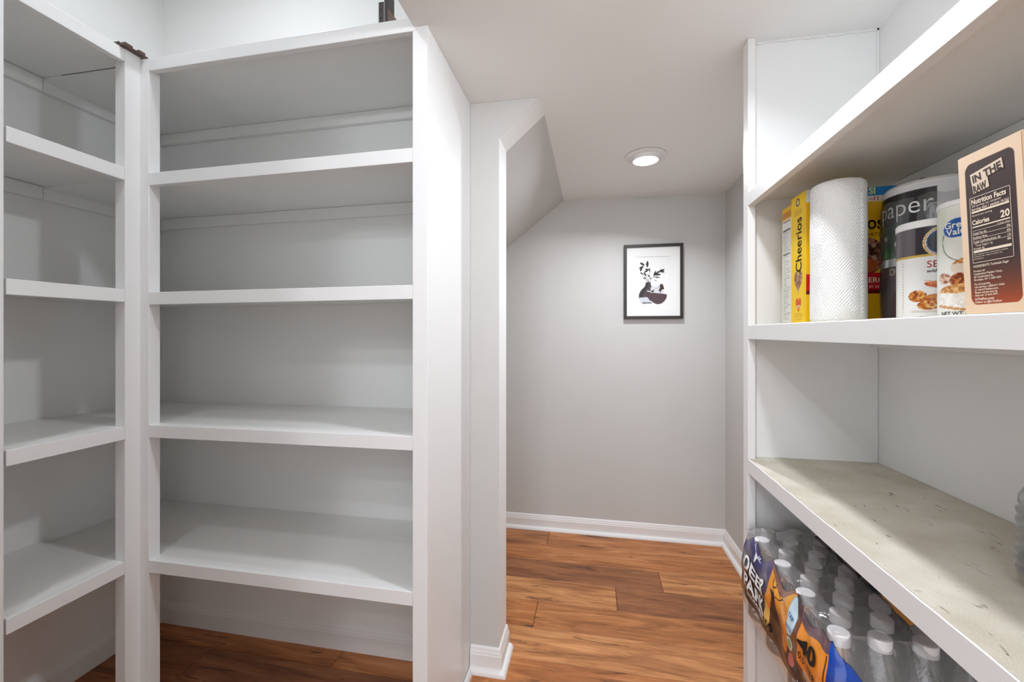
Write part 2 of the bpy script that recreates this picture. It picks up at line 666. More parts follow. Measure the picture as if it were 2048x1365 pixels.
def lettering(items, mapper, m, parent, name='lettering'):
    """items: (text, u, v, size, align, angle, xscale, bold); one flat print of letters"""
    V, Fc = [], []
    for it in items:
        txt, u, v, size = it[:4]
        align = it[4] if len(it) > 4 else 'LEFT'
        ang = it[5] if len(it) > 5 else 0.0
        xs = it[6] if len(it) > 6 else 1.0
        bold = it[7] if len(it) > 7 else 0.0
        shear = it[8] if len(it) > 8 else 0.0
        cu = bpy.data.curves.new('t', 'FONT')
        cu.body = txt
        cu.size = size
        cu.align_x = align
        cu.resolution_u = 3
        cu.offset = bold * size
        cu.shear = shear
        ob = bpy.data.objects.new('t', cu)
        COL.objects.link(ob)
        me = bpy.data.meshes.new_from_object(ob.evaluated_get(bpy.context.evaluated_depsgraph_get()))
        b0 = len(V)
        if xs < 0:
            w_ = max(q.co.x for q in me.vertices) - min(q.co.x for q in me.vertices)
            xs = -xs / w_
        ca, sa = math.cos(ang), math.sin(ang)
        bm = bmesh.new()
        bm.from_mesh(me)
        bmesh.ops.triangulate(bm, faces=bm.faces[:])
        for _ in range(3):                       # fine enough to follow a curved surface
            long = [e for e in bm.edges if e.calc_length() > 0.006]
            if not long:
                break
            bmesh.ops.subdivide_edges(bm, edges=long, cuts=1)
            bmesh.ops.triangulate(bm, faces=[f for f in bm.faces if len(f.verts) > 3])
        bm.to_mesh(me)
        bm.free()
        for q in me.vertices:
            x, y = q.co.x * xs, q.co.y
            V.append(mapper(u + x * ca - y * sa, v + x * sa + y * ca))
        for p in me.polygons:
            Fc.append([b0 + i for i in p.vertices])
        bpy.data.objects.remove(ob)
        bpy.data.curves.remove(cu)
        bpy.data.meshes.remove(me)
    me = bpy.data.meshes.new(name)
    me.from_pydata(V, [], Fc)
    return link(name, me, m, parent)


def struct(o):
    o['kind'] = 'structure'
    return o


# ------------------------------------------------------------------ the room
ZC = 2.05                    # low ceiling under the stairs
YB = 1.495                   # wall behind the shelving / face of the alcove opening
XL = -1.796                  # left wall
# floor and its planks
fl = struct(box('floor', -1.9, 1.0, -2.6, 2.75, -0.06, -0.012, mat('floor_underlay', (60, 44, 34), 0.9, 0.1), bv=0))
SEAM = 2.4505
PW = 0.1748
JOINT = {0: [-0.266], 1: [-0.64, 0.80], 2: [-0.90, 0.322], 3: [0.102], 4: [-1.47, -0.249], 5: [-0.72, 0.80], 6: [-0.943, 0.80], 7: [-1.449, -0.38], 8: [-0.9, 0.32]}
plank_cache = {}
for r in range(-1, 29):
    y1 = SEAM - PW * (r - 1)
    y0 = y1 - PW
    y1c = min(y1, 2.66)
    if y0 > 2.64:
        continue
    js = JOINT.get(r) or [-1.2 + 1.22 * random.random()]
    xs = [js[0] - 1.22 * k for k in (3, 2, 1)] + js + [js[-1] + 1.22 * k for k in (1, 2, 3)]
    for a, b in zip(xs[:-1], xs[1:]):
        a, b = max(a, -1.85), min(b, 0.86)
        if b - a < 0.02:
            continue
        bm = bmesh.new()
        g = 0.0007
        bx(bm, a + g, b - g, y0 + g, y1c - g, -0.012, 0.0)
        top = [e for e in bm.edges if all(abs(v.co.z) < 1e-6 for v in e.verts)]
        bmesh.ops.bevel(bm, geom=top, offset=0.0022, segments=1, affect='EDGES')
        k = random.randrange(4)
        if r == 1: k = 3
        if r == 2: k = 2 if a < 0.3 else 1
        if r == 3: k = 1 if a < 0.0 else 2
        if r == 4: k = 3 if a < -0.5 else 0
        if r == 5: k = 1
        if r == 6: k = 3
        if r == 7: k = 2
        if r == 0: k = 0 if a < -0.5 else 3
        o = bmobj('plank', bm, WOODS[k], fl)

# walls
struct(box('wall_left', XL - 0.1, XL, -0.6, YB + 0.13, 0, 2.8, WALLW, bv=0))
SLX = -0.184
struct(prism('wall_back', [(XL, 0), (-0.3335, 0), (-0.3335, 1.921), (SLX, 2.05), (SLX, 2.8), (XL, 2.8)], YB, YB + 0.125, WALLW))
# front of the wall inside the passage is grey like the alcove: a skim of paint on the same wall
struct(prism('wall_passage', [(-0.4385, 0), (-0.334, 0), (-0.334, 1.9205), (SLX - 0.0006, 2.0495), (-0.4385, 2.0495)], YB - 0.002, YB, WALL))
YF = 2.635
struct(box('wall_far', -1.4, 0.95, YF, YF + 0.1, 0, 2.2, WALL, bv=0))
struct(prism('wall_right', [(0.798, -1.0), (0.764, 1.34), (0.95, 1.34), (0.95, -1.0)], 0, 2.2, WALLW, axis='Z'))
struct(prism('wall_alcove_right', [(0.764, 1.34), (0.742, YF), (0.742, YF + 0.1), (0.95, YF + 0.1), (0.95, 1.34)], 0, 2.2, WALL, axis='Z'))
struct(box('wall_alcove', -1.4, -1.3, YB + 0.125, YF, 0, 1.3, WALL, bv=0))
# rear wall with a wide opening towards the hall
struct(box('wall_rear_left', XL, -0.45, -0.25, -0.15, 0, 2.8, WALL, bv=0))
struct(box('wall_rear_right', 0.55, 0.80, -0.25, -0.15, 0, ZC, WALL, bv=0))
# ceilings
struct(prism('ceiling', [(-0.47, -0.25), (0.95, -0.25), (0.95, 1.62), (-0.47, 1.62)], ZC, ZC + 0.05, CEIL, axis='Z'))
struct(hx('ceiling_alcove', [(-0.25, 1.62, ZC), (0.95, 1.62, ZC), (0.95, YF + 0.05, 2.019), (-0.25, YF + 0.05, 2.031),
                             (-0.25, 1.62, ZC + 0.05), (0.95, 1.62, ZC + 0.05), (0.95, YF + 0.05, 2.08), (-0.25, YF + 0.05, 2.08)], CEIL, bv=0))
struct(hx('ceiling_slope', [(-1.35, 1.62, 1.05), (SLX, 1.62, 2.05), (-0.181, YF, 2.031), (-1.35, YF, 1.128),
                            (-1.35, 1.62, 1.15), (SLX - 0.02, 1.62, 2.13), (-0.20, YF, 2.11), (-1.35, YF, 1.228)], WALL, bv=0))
struct(box('wall_soffit', -0.48, -0.47, -0.25, YB, ZC, 2.8, WALLW, bv=0))
struct(box('ceiling_high', XL - 0.1, -0.47, -0.25, YB + 0.13, 2.8, 2.85, CEIL, bv=0))
# hall behind the camera
struct(box('ceiling_hall', -2.2, 1.6, -2.6, -0.25, 2.3, 2.35, CEIL, bv=0))


# baseboards: colonial board plus shoe moulding
def base_run(name, p0, p1, nrm, parent=None, board=True, shoe=True, m0=0, m1=0):
    """runs from p0 to p1 (x, y); nrm points into the room"""
    p0, p1, nrm = Vector(p0), Vector(p1), Vector(nrm)
    dr = (p1 - p0).normalized()
    board_prof = [(0, 0), (0.0125, 0), (0.0125, 0.062), (0.0105, 0.066), (0.0105, 0.070), (0.0075, 0.078), (0.0065, 0.084), (0.003, 0.089), (0, 0.089)]
    shoe_prof = [(0.0125, 0)] + [(0.0125 + 0.0165 * math.cos(t), 0.019 * math.sin(t)) for t in np.linspace(0, PI / 2, 6)]
    if not board:
        shoe_prof = [(0.0, 0)] + [(0.015 * math.cos(t), 0.019 * math.sin(t)) for t in np.linspace(0, PI / 2, 6)]

    def sweep(nm, prof, par):
        bm = bmesh.new()
        A = [bm.verts.new((p0.x + nrm.x * a - dr.x * a * m0, p0.y + nrm.y * a - dr.y * a * m0, b)) for a, b in prof]
        B = [bm.verts.new((p1.x + nrm.x * a + dr.x * a * m1, p1.y + nrm.y * a + dr.y * a * m1, b)) for a, b in prof]
        bm.faces.new(A)
        bm.faces.new(B)
        n = len(prof)
        for i in range(n):
            bm.faces.new([A[i], A[(i + 1) % n], B[(i + 1) % n], B[i]])
        return bmobj(nm, bm, TRIM, par)
    if board:
        o = struct(sweep(name, board_prof, parent))
        if shoe:
            sweep('shoe_moulding', shoe_prof, o)
    else:
        o = struct(sweep(name, shoe_prof, parent))
    return o


base_run('baseboard_far', (-1.3, YF), (0.742, YF), (0, -1), m1=-1)
base_run('baseboard_right', (0.7425, YF), (0.7605, 1.36), (-1, -0.012), m0=-1)
base_run('baseboard_passage', (-0.4385, YB - 0.002), (-0.3335, YB - 0.002), (0, -1), m1=1)
base_run('baseboard_jamb', (-0.3335, YB - 0.002), (-0.3335, YB + 0.125), (1, 0), m0=1)
base_run('baseboard_back', (XL, YB), (-0.484, YB), (0, -1), shoe=False)
base_run('baseboard_left', (XL, -0.15), (XL, YB), (1, 0), shoe=False)
base_run('trim_1', (-0.4385, 1.1), (-0.4385, YB - 0.03), (1, 0), board=False)

# ------------------------------------------------------------------ corner shelving, back run
ZS_BACK = [(2.0694, 2.0766), (1.7151, 1.7223), (1.3448, 1.3495), (0.9327, 0.9371), (0.5133, 0.5143)]
XF0, XF1 = -1.386, -0.4405
FY = 1.0866
bu = thing('shelving_unit', 'white built-in shelves facing the camera, five wide empty boards between two posts', 'shelves', (-0.95, FY, 0))


def zat(zl, zr, x):
    return zl + (zr - zl) * (x + 1.356) / (-0.483 + 1.356)


for i, (zl, zr) in enumerate(ZS_BACK):
    x0, x1 = XL + 0.001, -0.4600
    a, b = zat(zl, zr, x0), zat(zl, zr, x1)
    t = 0.018
    xm = -1.3860
    am = zat(zl, zr, xm)
    bm = bmesh.new()
    outl = [(x0, FY, a), (xm, FY, am), (xm, FY + 0.0195, am), (x1, FY + 0.0195, b), (x1, YB - 0.001, b), (x0, YB - 0.001, a)]
    lo = [bm.verts.new((p, q, r - t)) for p, q, r in outl]
    hi = [bm.verts.new((p, q, r - 0.0004)) for p, q, r in outl]
    bm.faces.new(lo)
    bm.faces.new(hi)
    for q in range(6):
        bm.faces.new([lo[q], lo[(q + 1) % 6], hi[(q + 1) % 6], hi[q]])
    sh = bmobj('shelf', bm, SHELFP, bu)
    x0, x1 = -1.3555, -0.4835
    if i == 0:
        x1 = -0.470
    a, b = zat(zl, zr, x0), zat(zl, zr, x1)
    h = 0.0385
    if i == 0:
        h = 0.0375
    hx('edge_trim', [(x0, FY, a - h), (x1, FY, b - h), (x1, FY + 0.019, b - h), (x0, FY + 0.019, a - h),
                     (x0, FY, a), (x1, FY, b), (x1, FY + 0.019, b), (x0, FY + 0.019, a)], TRIM, sh, 0.0012)
    if i < 2:
        x0, x1 = XL + 0.002, -0.461
        a, b = zat(zl, zr, x0) - 0.0185, zat(zl, zr, x1) - 0.0185
        hx('cleat', [(x0, YB - 0.02, a - 0.042), (x1, YB - 0.02, b - 0.042), (x1, YB - 0.001, b - 0.042), (x0, YB - 0.001, a - 0.042),
                     (x0, YB - 0.02, a), (x1, YB - 0.02, b), (x1, YB - 0.001, b), (x0, YB - 0.001, a)], SHELFP, bu)
box('post', -1.3945, -1.3555, FY + 0.0001, FY + 0.036, 0, 2.0695, TRIM, bu)
prism('face_stile', [(-0.4830, 0), (-0.4405, 0), (-0.4405, 2.0495), (-0.4695, 2.0495), (-0.4695, 2.0388), (-0.4830, 2.0388)], FY, FY + 0.019, TRIM, bu, bv=0.0008)
box('side_panel', -0.4595, -0.4405, FY + 0.0195, YB - 0.002, 0, 2.0495, TRIM, bu, 0.001)

# left run
lu = thing('shelving_unit', 'white built-in shelves along the left wall, empty boards running toward the camera', 'shelves', (-1.386, 0.7, 0))
ZS_LEFT = [2.0745, 1.7178, 1.3502, 0.9358, 0.5300]
for i, z in enumerate(ZS_LEFT):
    sh = box('shelf', XL + 0.001, -1.4055, -0.14, FY - 0.0006, z - 0.018, z - 0.0004, SHELFP, lu, 0)
    box('edge_trim', -1.405, -1.386, 0.778, 1.0412, z - 0.0385, z, TRIM, sh, 0.0012)
    box('edge_trim', -1.405, -1.386, -0.14, 0.7345, z - 0.0385, z, TRIM, sh, 0.0012)
    if i < 2:
        box('cleat', XL + 0.001, XL + 0.02, -0.14, FY - 0.0006, z - 0.0605, z - 0.0190, SHELFP, lu)
        box('cleat', XL + 0.001, XL + 0.02, FY + 0.0004, YB - 0.022, z - 0.0605, z - 0.0190, SHELFP, bu)
box('post', -1.422, -1.386, 1.0417, FY - 0.0001, 0, 2.0755, TRIM, lu, 0.0007)
box('post', -1.422, -1.386, 0.735, 0.7735, 0, 2.0755, TRIM, lu)
# fine open seam in the underside of the top board by the corner
box('seam', XL + 0.10, -1.43, FY - 0.0014, FY - 0.0004, 2.0553, 2.0562, DARK, lu, 0)

# ------------------------------------------------------------------ right shelving
RX = 0.427
ru = thing('shelving_unit', 'white built-in shelves on the right wall holding groceries and bottled water', 'shelves', (RX, 0.6, 0))
RZ = [(1.616, 'SHELFP'), (1.2405, 'LINER'), (0.863, 'LINER'), (0.484, 'SHELFP')]
YE = 1.3325
for z, mm in RZ:
    # board, slightly narrower at the far end because the wall is not quite square
    x_far, x_near = 0.7635, 0.783
    bm = bmesh.new()
    hexa(bm, [(RX + 0.0195, -0.13, z - 0.018), (x_near, -0.13, z - 0.018), (x_far, YE, z - 0.018), (RX + 0.0195, YE, z - 0.018),
              (RX + 0.0195, -0.13, z), (x_near, -0.13, z), (x_far, YE, z), (RX + 0.0195, YE, z)])
    sh = bmobj('shelf', bm, SHELFP, ru)
    top = z - 0.0003 if mm == 'SHELFP' else z + 0.0005
    # edge strip, top line a little wavy with paint
    bm = bmesh.new()
    n = 60
    secs = []
    for k in range(n + 1):
        y = -0.13 + (1.3055 + 0.13) * k / n
        w = (0.0011 if mm == 'LINER' else 0.0005) * (random.random() - 0.5)
        secs.append([bm.verts.new(p) for p in ((RX, y, z - 0.0385), (RX + 0.019, y, z - 0.0385), (RX + 0.019, y, top), (RX + 0.0016, y, top + w), (RX, y, top - 0.0016 + w))])
    for A, B in zip(secs[:-1], secs[1:]):
        for q in range(5):
            bm.faces.new([A[q], A[(q + 1) % 5], B[(q + 1) % 5], B[q]])
    bm.faces.new(secs[0])
    bm.faces.new(secs[-1])
    bmobj('edge_trim', bm, TRIM, sh)
    if mm == 'LINER':
        bm = bmesh.new()
        hexa(bm, [(RX + 0.0015, -0.13, z + 0.0002), (x_near, -0.13, z + 0.0002), (x_far, YE, z + 0.0002), (RX + 0.0015, YE, z + 0.0002),
                  (RX + 0.0015, -0.13, z + 0.0010), (x_near, -0.13, z + 0.0010), (x_far, YE, z + 0.0010), (RX + 0.0015, YE, z + 0.0010)])
        o = bmobj('shelf_liner', bm, LINER, sh)
        o['label'] = 'worn beige textured liner' if z > 1 else 'worn beige textured liner with scuffs and a yellow stain'
for z in (1.616, 1.2405):
    box('cleat', 0.745, 0.763, -0.13, 1.331, z - 0.061, z - 0.0185, SHELFP, ru)
box('face_stile', RX, RX + 0.0195, 1.306, 1.3445, 0, 2.0495, TRIM, ru)
box('end_panel', RX + 0.020, 0.7635, YE, YE + 0.018, 0, 2.0495, TRIM, ru, 0.0008)
# run of caulk round the top of the end panel
bm = bmesh.new()
for k in range(26):
    xa = RX + 0.021 + (0.763 - RX - 0.021) * k / 26
    xb = RX + 0.021 + (0.763 - RX - 0.021) * (k + 1) / 26
    w = 0.0035 + 0.0035 * random.random()
    bx(bm, xa, xb, YE - 0.004, YE - 0.0003, 2.0495 - w, 2.0498)
bx(bm, 0.7585, 0.7635, YE - 0.004, YE - 0.0003, 1.62, 2.0495)
bmobj('caulk_bead', bm, TRIM, ru)

# ------------------------------------------------------------------ recessed lamp in the alcove
LC = (0.237, 2.066, 2.0365)
lt = thing('recessed_light', 'round white recessed ceiling light glowing in the alcove ceiling', 'light', LC)
lathe('trim_ring', [(0.060, -0.004), (0.084, -0.003), (0.0905, 0.0005), (0.0905, 0.004), (0.060, 0.004)], PLASTW, lt, 48, LC)
lathe('eyeball', [(0.066, -0.003), (0.064, -0.010), (0.060, -0.018), (0.056, -0.0185)], PLASTW, lt, 48, LC)
lathe('lens', [(0.056, -0.018), (0.040, -0.0195), (0, -0.0205)], LENS, lt, 48, LC)

# ------------------------------------------------------------------ framed print
FX0, FX1, FZ0, FZ1 = 0.1765, 0.5095, 1.3005, 1.7395
fr = thing('picture_frame', 'dark framed black and white still life print hanging on the alcove wall', 'picture', (0.343, YF, FZ0))
fw = 0.0165
fy0, fy1 = YF - 0.024, YF - 0.001


def frame_side(pts):
    bm = bmesh.new()
    hexa(bm, [(x, fy0, z) for x, z in pts] + [(x, fy1, z) for x, z in pts])
    bevel(bm, 0.0012, 1)
    bmobj('frame_rail', bm, FRAMEM, fr)


frame_side([(FX0, FZ1), (FX1, FZ1), (FX1 - fw, FZ1 - fw), (FX0 + fw, FZ1 - fw)])
frame_side([(FX0, FZ0), (FX0 + fw, FZ0 + fw), (FX1 - fw, FZ0 + fw), (FX1, FZ0)])
frame_side([(FX0, FZ0), (FX0, FZ1), (FX0 + fw, FZ1 - fw), (FX0 + fw, FZ0 + fw)])
frame_side([(FX1, FZ0), (FX1 - fw, FZ0 + fw), (FX1 - fw, FZ1 - fw), (FX1, FZ1)])
# mat board with a window, and the print behind it
mx0, mx1, mz0, mz1 = FX0 + 0.068, FX1 - 0.070, FZ0 + 0.062, FZ1 - 0.072
bm = bmesh.new()
for a in ((FX0 + 0.01, mx0, FZ0 + 0.01, FZ1 - 0.01), (mx1, FX1 - 0.01, FZ0 + 0.01, FZ1 - 0.01), (mx0, mx1, FZ0 + 0.01, mz0), (mx0, mx1, mz1, FZ1 - 0.01)):
    bx(bm, a[0], a[1], YF - 0.0145, YF - 0.0125, a[2], a[3])
bmobj('mat_board', bm, MATBOARD, fr)


def art(c):
    W, H = FX1 - FX0, FZ1 - FZ0
    ox, oz = mx0 - 0.004 - FX0, mz0 - 0.004 - FZ0

    def P(x, y):
        return ((x - 190) / 810 * W - ox, (1213 - y) / 1030 * H - oz)

    def poly(pts, col):
        c.poly([P(*q) for q in pts], col)
    ink = (62, 58, 58)
    for x0, y0, x1, y1 in ((535, 705, 480, 560), (535, 705, 555, 540), (535, 705, 450, 590), (545, 705, 620, 600), (620, 600, 740, 535), (530, 700, 460, 640)):
        c.line(*P(x0, y0), *P(x1, y1), 0.0016, ink)

    def leaf(x, y, L, Wd, deg):
        u, v = P(x, y)
        c.leaf(u, v, L / 810 * W, Wd / 810 * W, math.radians(deg), ink)
    for a in ((447, 452, 82, 32, -32), (517, 455, 104, 34, 88), (435, 500, 80, 30, 28), (430, 530, 60, 26, 62), (512, 530, 60, 26, 0), (500, 555, 70, 22, 22),
              (546, 535, 60, 20, 95), (485, 595, 70, 24, -58), (440, 583, 60, 20, -38), (535, 618, 56, 18, -48), (478, 648, 50, 18, 5), (620, 590, 90, 30, 72),
              (640, 590, 90, 22, 42), (715, 548, 90, 30, 22), (725, 566, 60, 26, -5), (660, 604, 96, 28, 4), (650, 640, 100, 16, -2), (690, 556, 60, 22, 60),
              (560, 655, 40, 14, 50), (630, 683, 44, 9, -30), (655, 578, 70, 24, 55)):
        leaf(*a)
    poly([(497, 705), (560, 705), (566, 745), (580, 772), (560, 800), (560, 1000), (450, 1000), (415, 965), (398, 915), (402, 865), (430, 815), (485, 760)], (86, 80, 82))
    poly([(497, 705), (530, 705), (535, 760), (470, 860), (450, 912), (398, 915), (402, 865), (430, 815), (485, 760)], (70, 66, 68))
    poly([(400, 920), (515, 912), (575, 990), (575, 1000), (450, 1000), (418, 968)], (208, 212, 222))
    poly([(440, 985), (575, 983), (580, 1002), (455, 1004)], (120, 116, 122))
    poly([(560, 778), (690, 742), (735, 800), (745, 865), (600, 850), (515, 835), (512, 818), (560, 830)], (216, 216, 222))
    c.line(*P(565, 830), *P(690, 770), 0.0014, ink)
    poly([(685, 745), (722, 728), (740, 770), (747, 805), (712, 815), (692, 868), (690, 830), (668, 832), (690, 780)], (78, 60, 58))
    poly([(560, 835), (600, 815), (610, 838), (590, 848)], (70, 62, 62))
    poly([(470, 838), (520, 846), (600, 852), (690, 862), (775, 874), (787, 892), (778, 930), (748, 975), (705, 1006), (655, 1014), (610, 998), (565, 965), (530, 925), (505, 885)], (92, 76, 80))


pw, ph = mx1 - mx0 + 0.008, mz1 - mz0 + 0.008
printed('art_print', pw, ph, 150, 200, lambda u, v: (mx0 - 0.004 + u, YF - 0.0115, mz0 - 0.004 + v), art, PAPERM, fr, base=(238, 238, 237))

# ------------------------------------------------------------------ brown steel brackets left on top
b1 = thing('shelf_bracket', 'brown steel bracket lying flat on top of the corner post', 'bracket', (-1.39, 1.06, 2.0758))
bz = 2.0758
box('base_plate', -1.475, -1.3665, 1.026, 1.0955, bz + 0.0003, bz + 0.003, BROWN, b1, 0.0005)
box('flange', -1.475, -1.3875, 1.026, 1.0285, bz + 0.003, bz + 0.012, BROWND, b1, 0.0005)
box('web', -1.47, -1.3885, 1.0285, 1.0945, bz + 0.003, bz + 0.010, BROWND, b1, 0.0005)
box('ridge', -1.47, -1.3875, 1.043, 1.0665, bz + 0.003, bz + 0.0225, BROWN, b1, 0.002)
box('ridge', -1.47, -1.376, 1.0750, 1.0945, bz + 0.003, bz + 0.0175, BROWN, b1, 0.002)
b2 = thing('shelf_bracket', 'dark brown steel bracket standing on the top board near the low ceiling', 'bracket', (-0.565, 1.112, 2.0772))
bz = 2.0762
box('flange', -0.588, -0.573, 1.0955, 1.098, bz, bz + 0.063, BROWND, b2, 0.0005)
box('flange', -0.5715, -0.5625, 1.0955, 1.14, bz, bz + 0.10, BROWND, b2, 0.001)
bm = bmesh.new()
prism('gusset', [(-0.5625, bz), (-0.529, bz), (-0.5625, bz + 0.047)], 1.0965, 1.0995, BROWN, b2)
for dz in (0.018, 0.042):
    me = lathe_mesh('screw_hole', [(0, 0.0), (0.0017, 0.0), (0.0017, 0.0006), (0, 0.0006)], 12)
    me.transform(Matrix.Translation((-0.5805, 1.0954, bz + dz)) @ Matrix.Rotation(PI / 2, 4, 'X'))
    link('screw_hole', me, DARK, b2)

# ------------------------------------------------------------------ groceries on the middle shelf
SZ = 1.2405 + 0.0012


def flat(origin, uvec, vvec, nvec, off=0.0005):
    o, a, b, n = Vector(origin), Vector(uvec), Vector(vvec), Vector(nvec)
    return lambda u, v: tuple(o + a * u + b * v + n * off)


OAT = [(150, 96, 62), (178, 124, 84), (112, 66, 44), (196, 150, 110), (128, 84, 66)]


def heart(cx, cy, w):
    pts = []
    for t in np.linspace(0, 2 * PI, 40, endpoint=False):
        x = 16 * math.sin(t) ** 3
        y = 13 * math.cos(t) - 5 * math.cos(2 * t) - 2 * math.cos(3 * t) - math.cos(4 * t)
        pts.append((cx + x / 32 * w, cy + (y + 2.5) / 29 * w * 1.35))
    return pts


# far cereal box: only its white nutrition side shows
X0 = 0.490
c1 = thing('cereal_box', 'cereal box at the far end showing a narrow white nutrition side panel', 'box', (X0, 1.215, SZ), 'cereal boxes on the middle shelf')
box('carton', X0, X0 + 0.195, 1.187, 1.243, SZ, SZ + 0.302, YELL, c1, 0.001)


def side1(c):
    c.rect(0, 1, 0.268, 1, (240, 190, 30))
    c.rect(0.004, 0.05, 0.272, 0.288, (200, 130, 30))
    c.rect(0.006, 0.048, 0.262, 0.265, (60, 56, 52))
    c.rect(0.006, 0.048, 0.240, 0.243, (60, 56, 52))
    c.rect(0.006, 0.048, 0.178, 0.180, (60, 56, 52))
    for k in range(46):
        v = 0.012 + k * 0.005
        c.rect(0.007, 0.020 + 0.028 * random.random(), v, v + 0.0016, (150, 148, 142))


printed('side_panel', 0.054, 0.300, 40, 220, flat((X0, 1.242, SZ + 0.001), (0, -1, 0), (0, 0, 1), (-1, 0, 0)), side1, PRINT, c1, base=(232, 230, 224))

# yellow cereal box
Y0, Y1, BW, BH = 1.108, 1.180, 0.195, 0.3115
X0 = 0.486
c2 = thing('cereal_box', 'bright yellow cereal box with black lettering standing behind the paper towel roll', 'box', (X0 + BW / 2, (Y0 + Y1) / 2, SZ), 'cereal boxes on the middle shelf')
box('carton', X0, X0 + BW, Y0, Y1, SZ, SZ + BH, YELL, c2, 0.001)


def side2(c):
    c.rect(0, 1, BH - 0.02, 1, (238, 236, 228), 0.0)
    h = c.pmask(heart(0.036, 0.098, 0.042))
    c.put(h, (132, 92, 76))
    c.crumbs(h, OAT + [(176, 150, 140)], 0.003, 260)
    c.poly(heart(0.037, 0.042, 0.028), (222, 84, 34))
    c.rect(0.027, 0.046, 0.040, 0.0425, (248, 210, 180))
    c.rect(0.026, 0.047, 0.0355, 0.038, (248, 210, 180))
    for k in range(4):
        c.rect(0.016, 0.056, 0.008 + k * 0.0045, 0.010 + k * 0.0045, (214, 170, 30))
    for k in range(4):
        c.rect(0.014, 0.054, 0.262 + k * 0.0045, 0.264 + k * 0.0045, (190, 150, 30))
    c.ell(0.034, 0.292, 0.010, 0.010, (92, 60, 110))
    c.ell(0.034, 0.292, 0.006, 0.006, (236, 214, 120))


m2 = flat((X0, Y1 - 0.001, SZ + 0.001), (0, -1, 0), (0, 0, 1), (-1, 0, 0))
sp = printed('side_panel', Y1 - Y0 - 0.002, BH - 0.002, 70, 300, m2, side2, PRINT, c2, base=(250, 208, 22))
m2t = flat((X0, Y1 - 0.001, SZ + 0.001), (0, -1, 0), (0, 0, 1), (-1, 0, 0), 0.0009)
lettering([('Cheerios', 0.053, 0.122, 0.0415, 'LEFT', PI / 2, 0.86, 0.012)], m2t, BLACKP, sp)


def front2(c):
    c.rect(0, 0.035, BH - 0.03, 1, (232, 230, 228))
    c.rect(0.010, 0.024, BH - 0.02, BH - 0.012, (50, 46, 50))
    c.rect(0.09, 1, BH - 0.022, 1, (26, 128, 190))
    c.rect(0.09, 1, BH - 0.036, BH - 0.0222, (236, 226, 214))
    m = c.emask(0.125, 0.152, 0.036, 0.042)
    c.put(m, (62, 30, 26))
    c.crumbs(m, [(120, 74, 48), (160, 108, 78), (92, 50, 36), (176, 140, 118)], 0.006, 90)
    c.ell(0.128, 0.130, 0.017, 0.016, (172, 84, 36))
    c.rect(0, 1, 0.075, 0.113, (196, 24, 26))
    c.rect(0, 1, 0.066, 0.0748, (96, 22, 20))


m2f = flat((X0 + 0.001, Y0, SZ + 0.001), (1, 0, 0), (0, 0, 1), (0, -1, 0))
fp = printed('front_panel', BW - 0.002, BH - 0.002, 180, 280, m2f, front2, PRINT, c2, base=(240, 186, 20))
m2ft = flat((X0 + 0.001, Y0, SZ + 0.001), (1, 0, 0), (0, 0, 1), (0, -1, 0), 0.0009)
lettering([('Cheerios', 0.158, 0.213, 0.045, 'RIGHT', 0, -0.130, 0.014), ('OATS', 0.152, 0.196, 0.0125, 'RIGHT', 0, 1.0, 0.0)], m2ft, BLACKP, fp)
lettering([('ERO', 0.160, 0.091, 0.017, 'RIGHT', 0, 1, 0.012), ('BY DOT', 0.158, 0.079, 0.008, 'RIGHT', 0, 1, 0.0)], m2ft, CREAMP, fp)
lettering([('SI', 0.128, BH - 0.0185, 0.021, 'LEFT', 0, 0.95, 0.03)], m2ft, mat('pale_yellow_print', (232, 226, 120), 0.6), fp)
lettering([('\u201311', 0.150, BH - 0.0335, 0.014, 'RIGHT', 0, 1, 0.02)], m2ft, REDP, fp)

# paper towel roll
TC = (0.522, 1.046)
TR, TH_ = 0.0492, 0.300
pt = thing('paper_towel_roll', 'unwrapped white embossed paper towel roll standing on the middle shelf', 'paper towels', (TC[0], TC[1], SZ))
me = bpy.data.meshes.new('towel_sheets')
bm = bmesh.new()
uvl = bm.loops.layers.uv.new('UVMap')
n = 96
prof = [(0.019, 0.004), (0.019, TH_ - 0.004), (0.030, TH_), (TR - 0.006, TH_ + 0.001), (TR - 0.002, TH_ - 0.002), (TR, TH_ - 0.008), (TR, 0.008), (TR - 0.002, 0.002), (TR - 0.006, 0.0), (0.030, 0.0), (0.019, 0.004)]
prof2 = []
for i, (r, z) in enumerate(prof):
    prof2.append((r, z))
    if i == 5:
        prof2 += [(TR, TH_ - 0.008 - (TH_ - 0.016) * k / 12) for k in range(1, 12)]
rings = []
a_seam = math.radians(-62)
for r, z in prof2[:-1]:
    ring = []
    for k in range(n):
        a = a_seam + 2 * PI * k / n
        rr = r
        if r > 0.04:
            rr = r + 0.0016 * (1 - k / n) + 0.0006 * math.sin(3 * a + 1) + 0.0004 * math.sin(z * 40)
        ring.append(bm.verts.new((TC[0] + rr * math.cos(a), TC[1] + rr * math.sin(a), SZ + z)))
    rings.append(ring)
nr = len(rings)
for i in range(nr):
    A, B = rings[i], rings[(i + 1) % nr]
    za, zb = prof2[i][1], prof2[(i + 1) % nr][1]
    for k in range(n):
        k2 = (k + 1) % n
        f = bm.faces.new([A[k], A[k2], B[k2], B[k]])
        for lp, (kk, zz) in zip(f.loops, ((k, za), (k + 1, za), (k + 1, zb), (k, zb))):
            lp[uvl].uv = (kk / n * 2 * PI * TR, zz)
        f.smooth = True
bmobj('towel_sheets', bm, TOWEL, pt)
lathe('core', [(0.0175, 0.002), (0.0188, 0.002), (0.0188, TH_ - 0.003), (0.0175, TH_ - 0.003), (0.0175, 0.002)], CARD, pt, 32, (TC[0], TC[1], SZ))


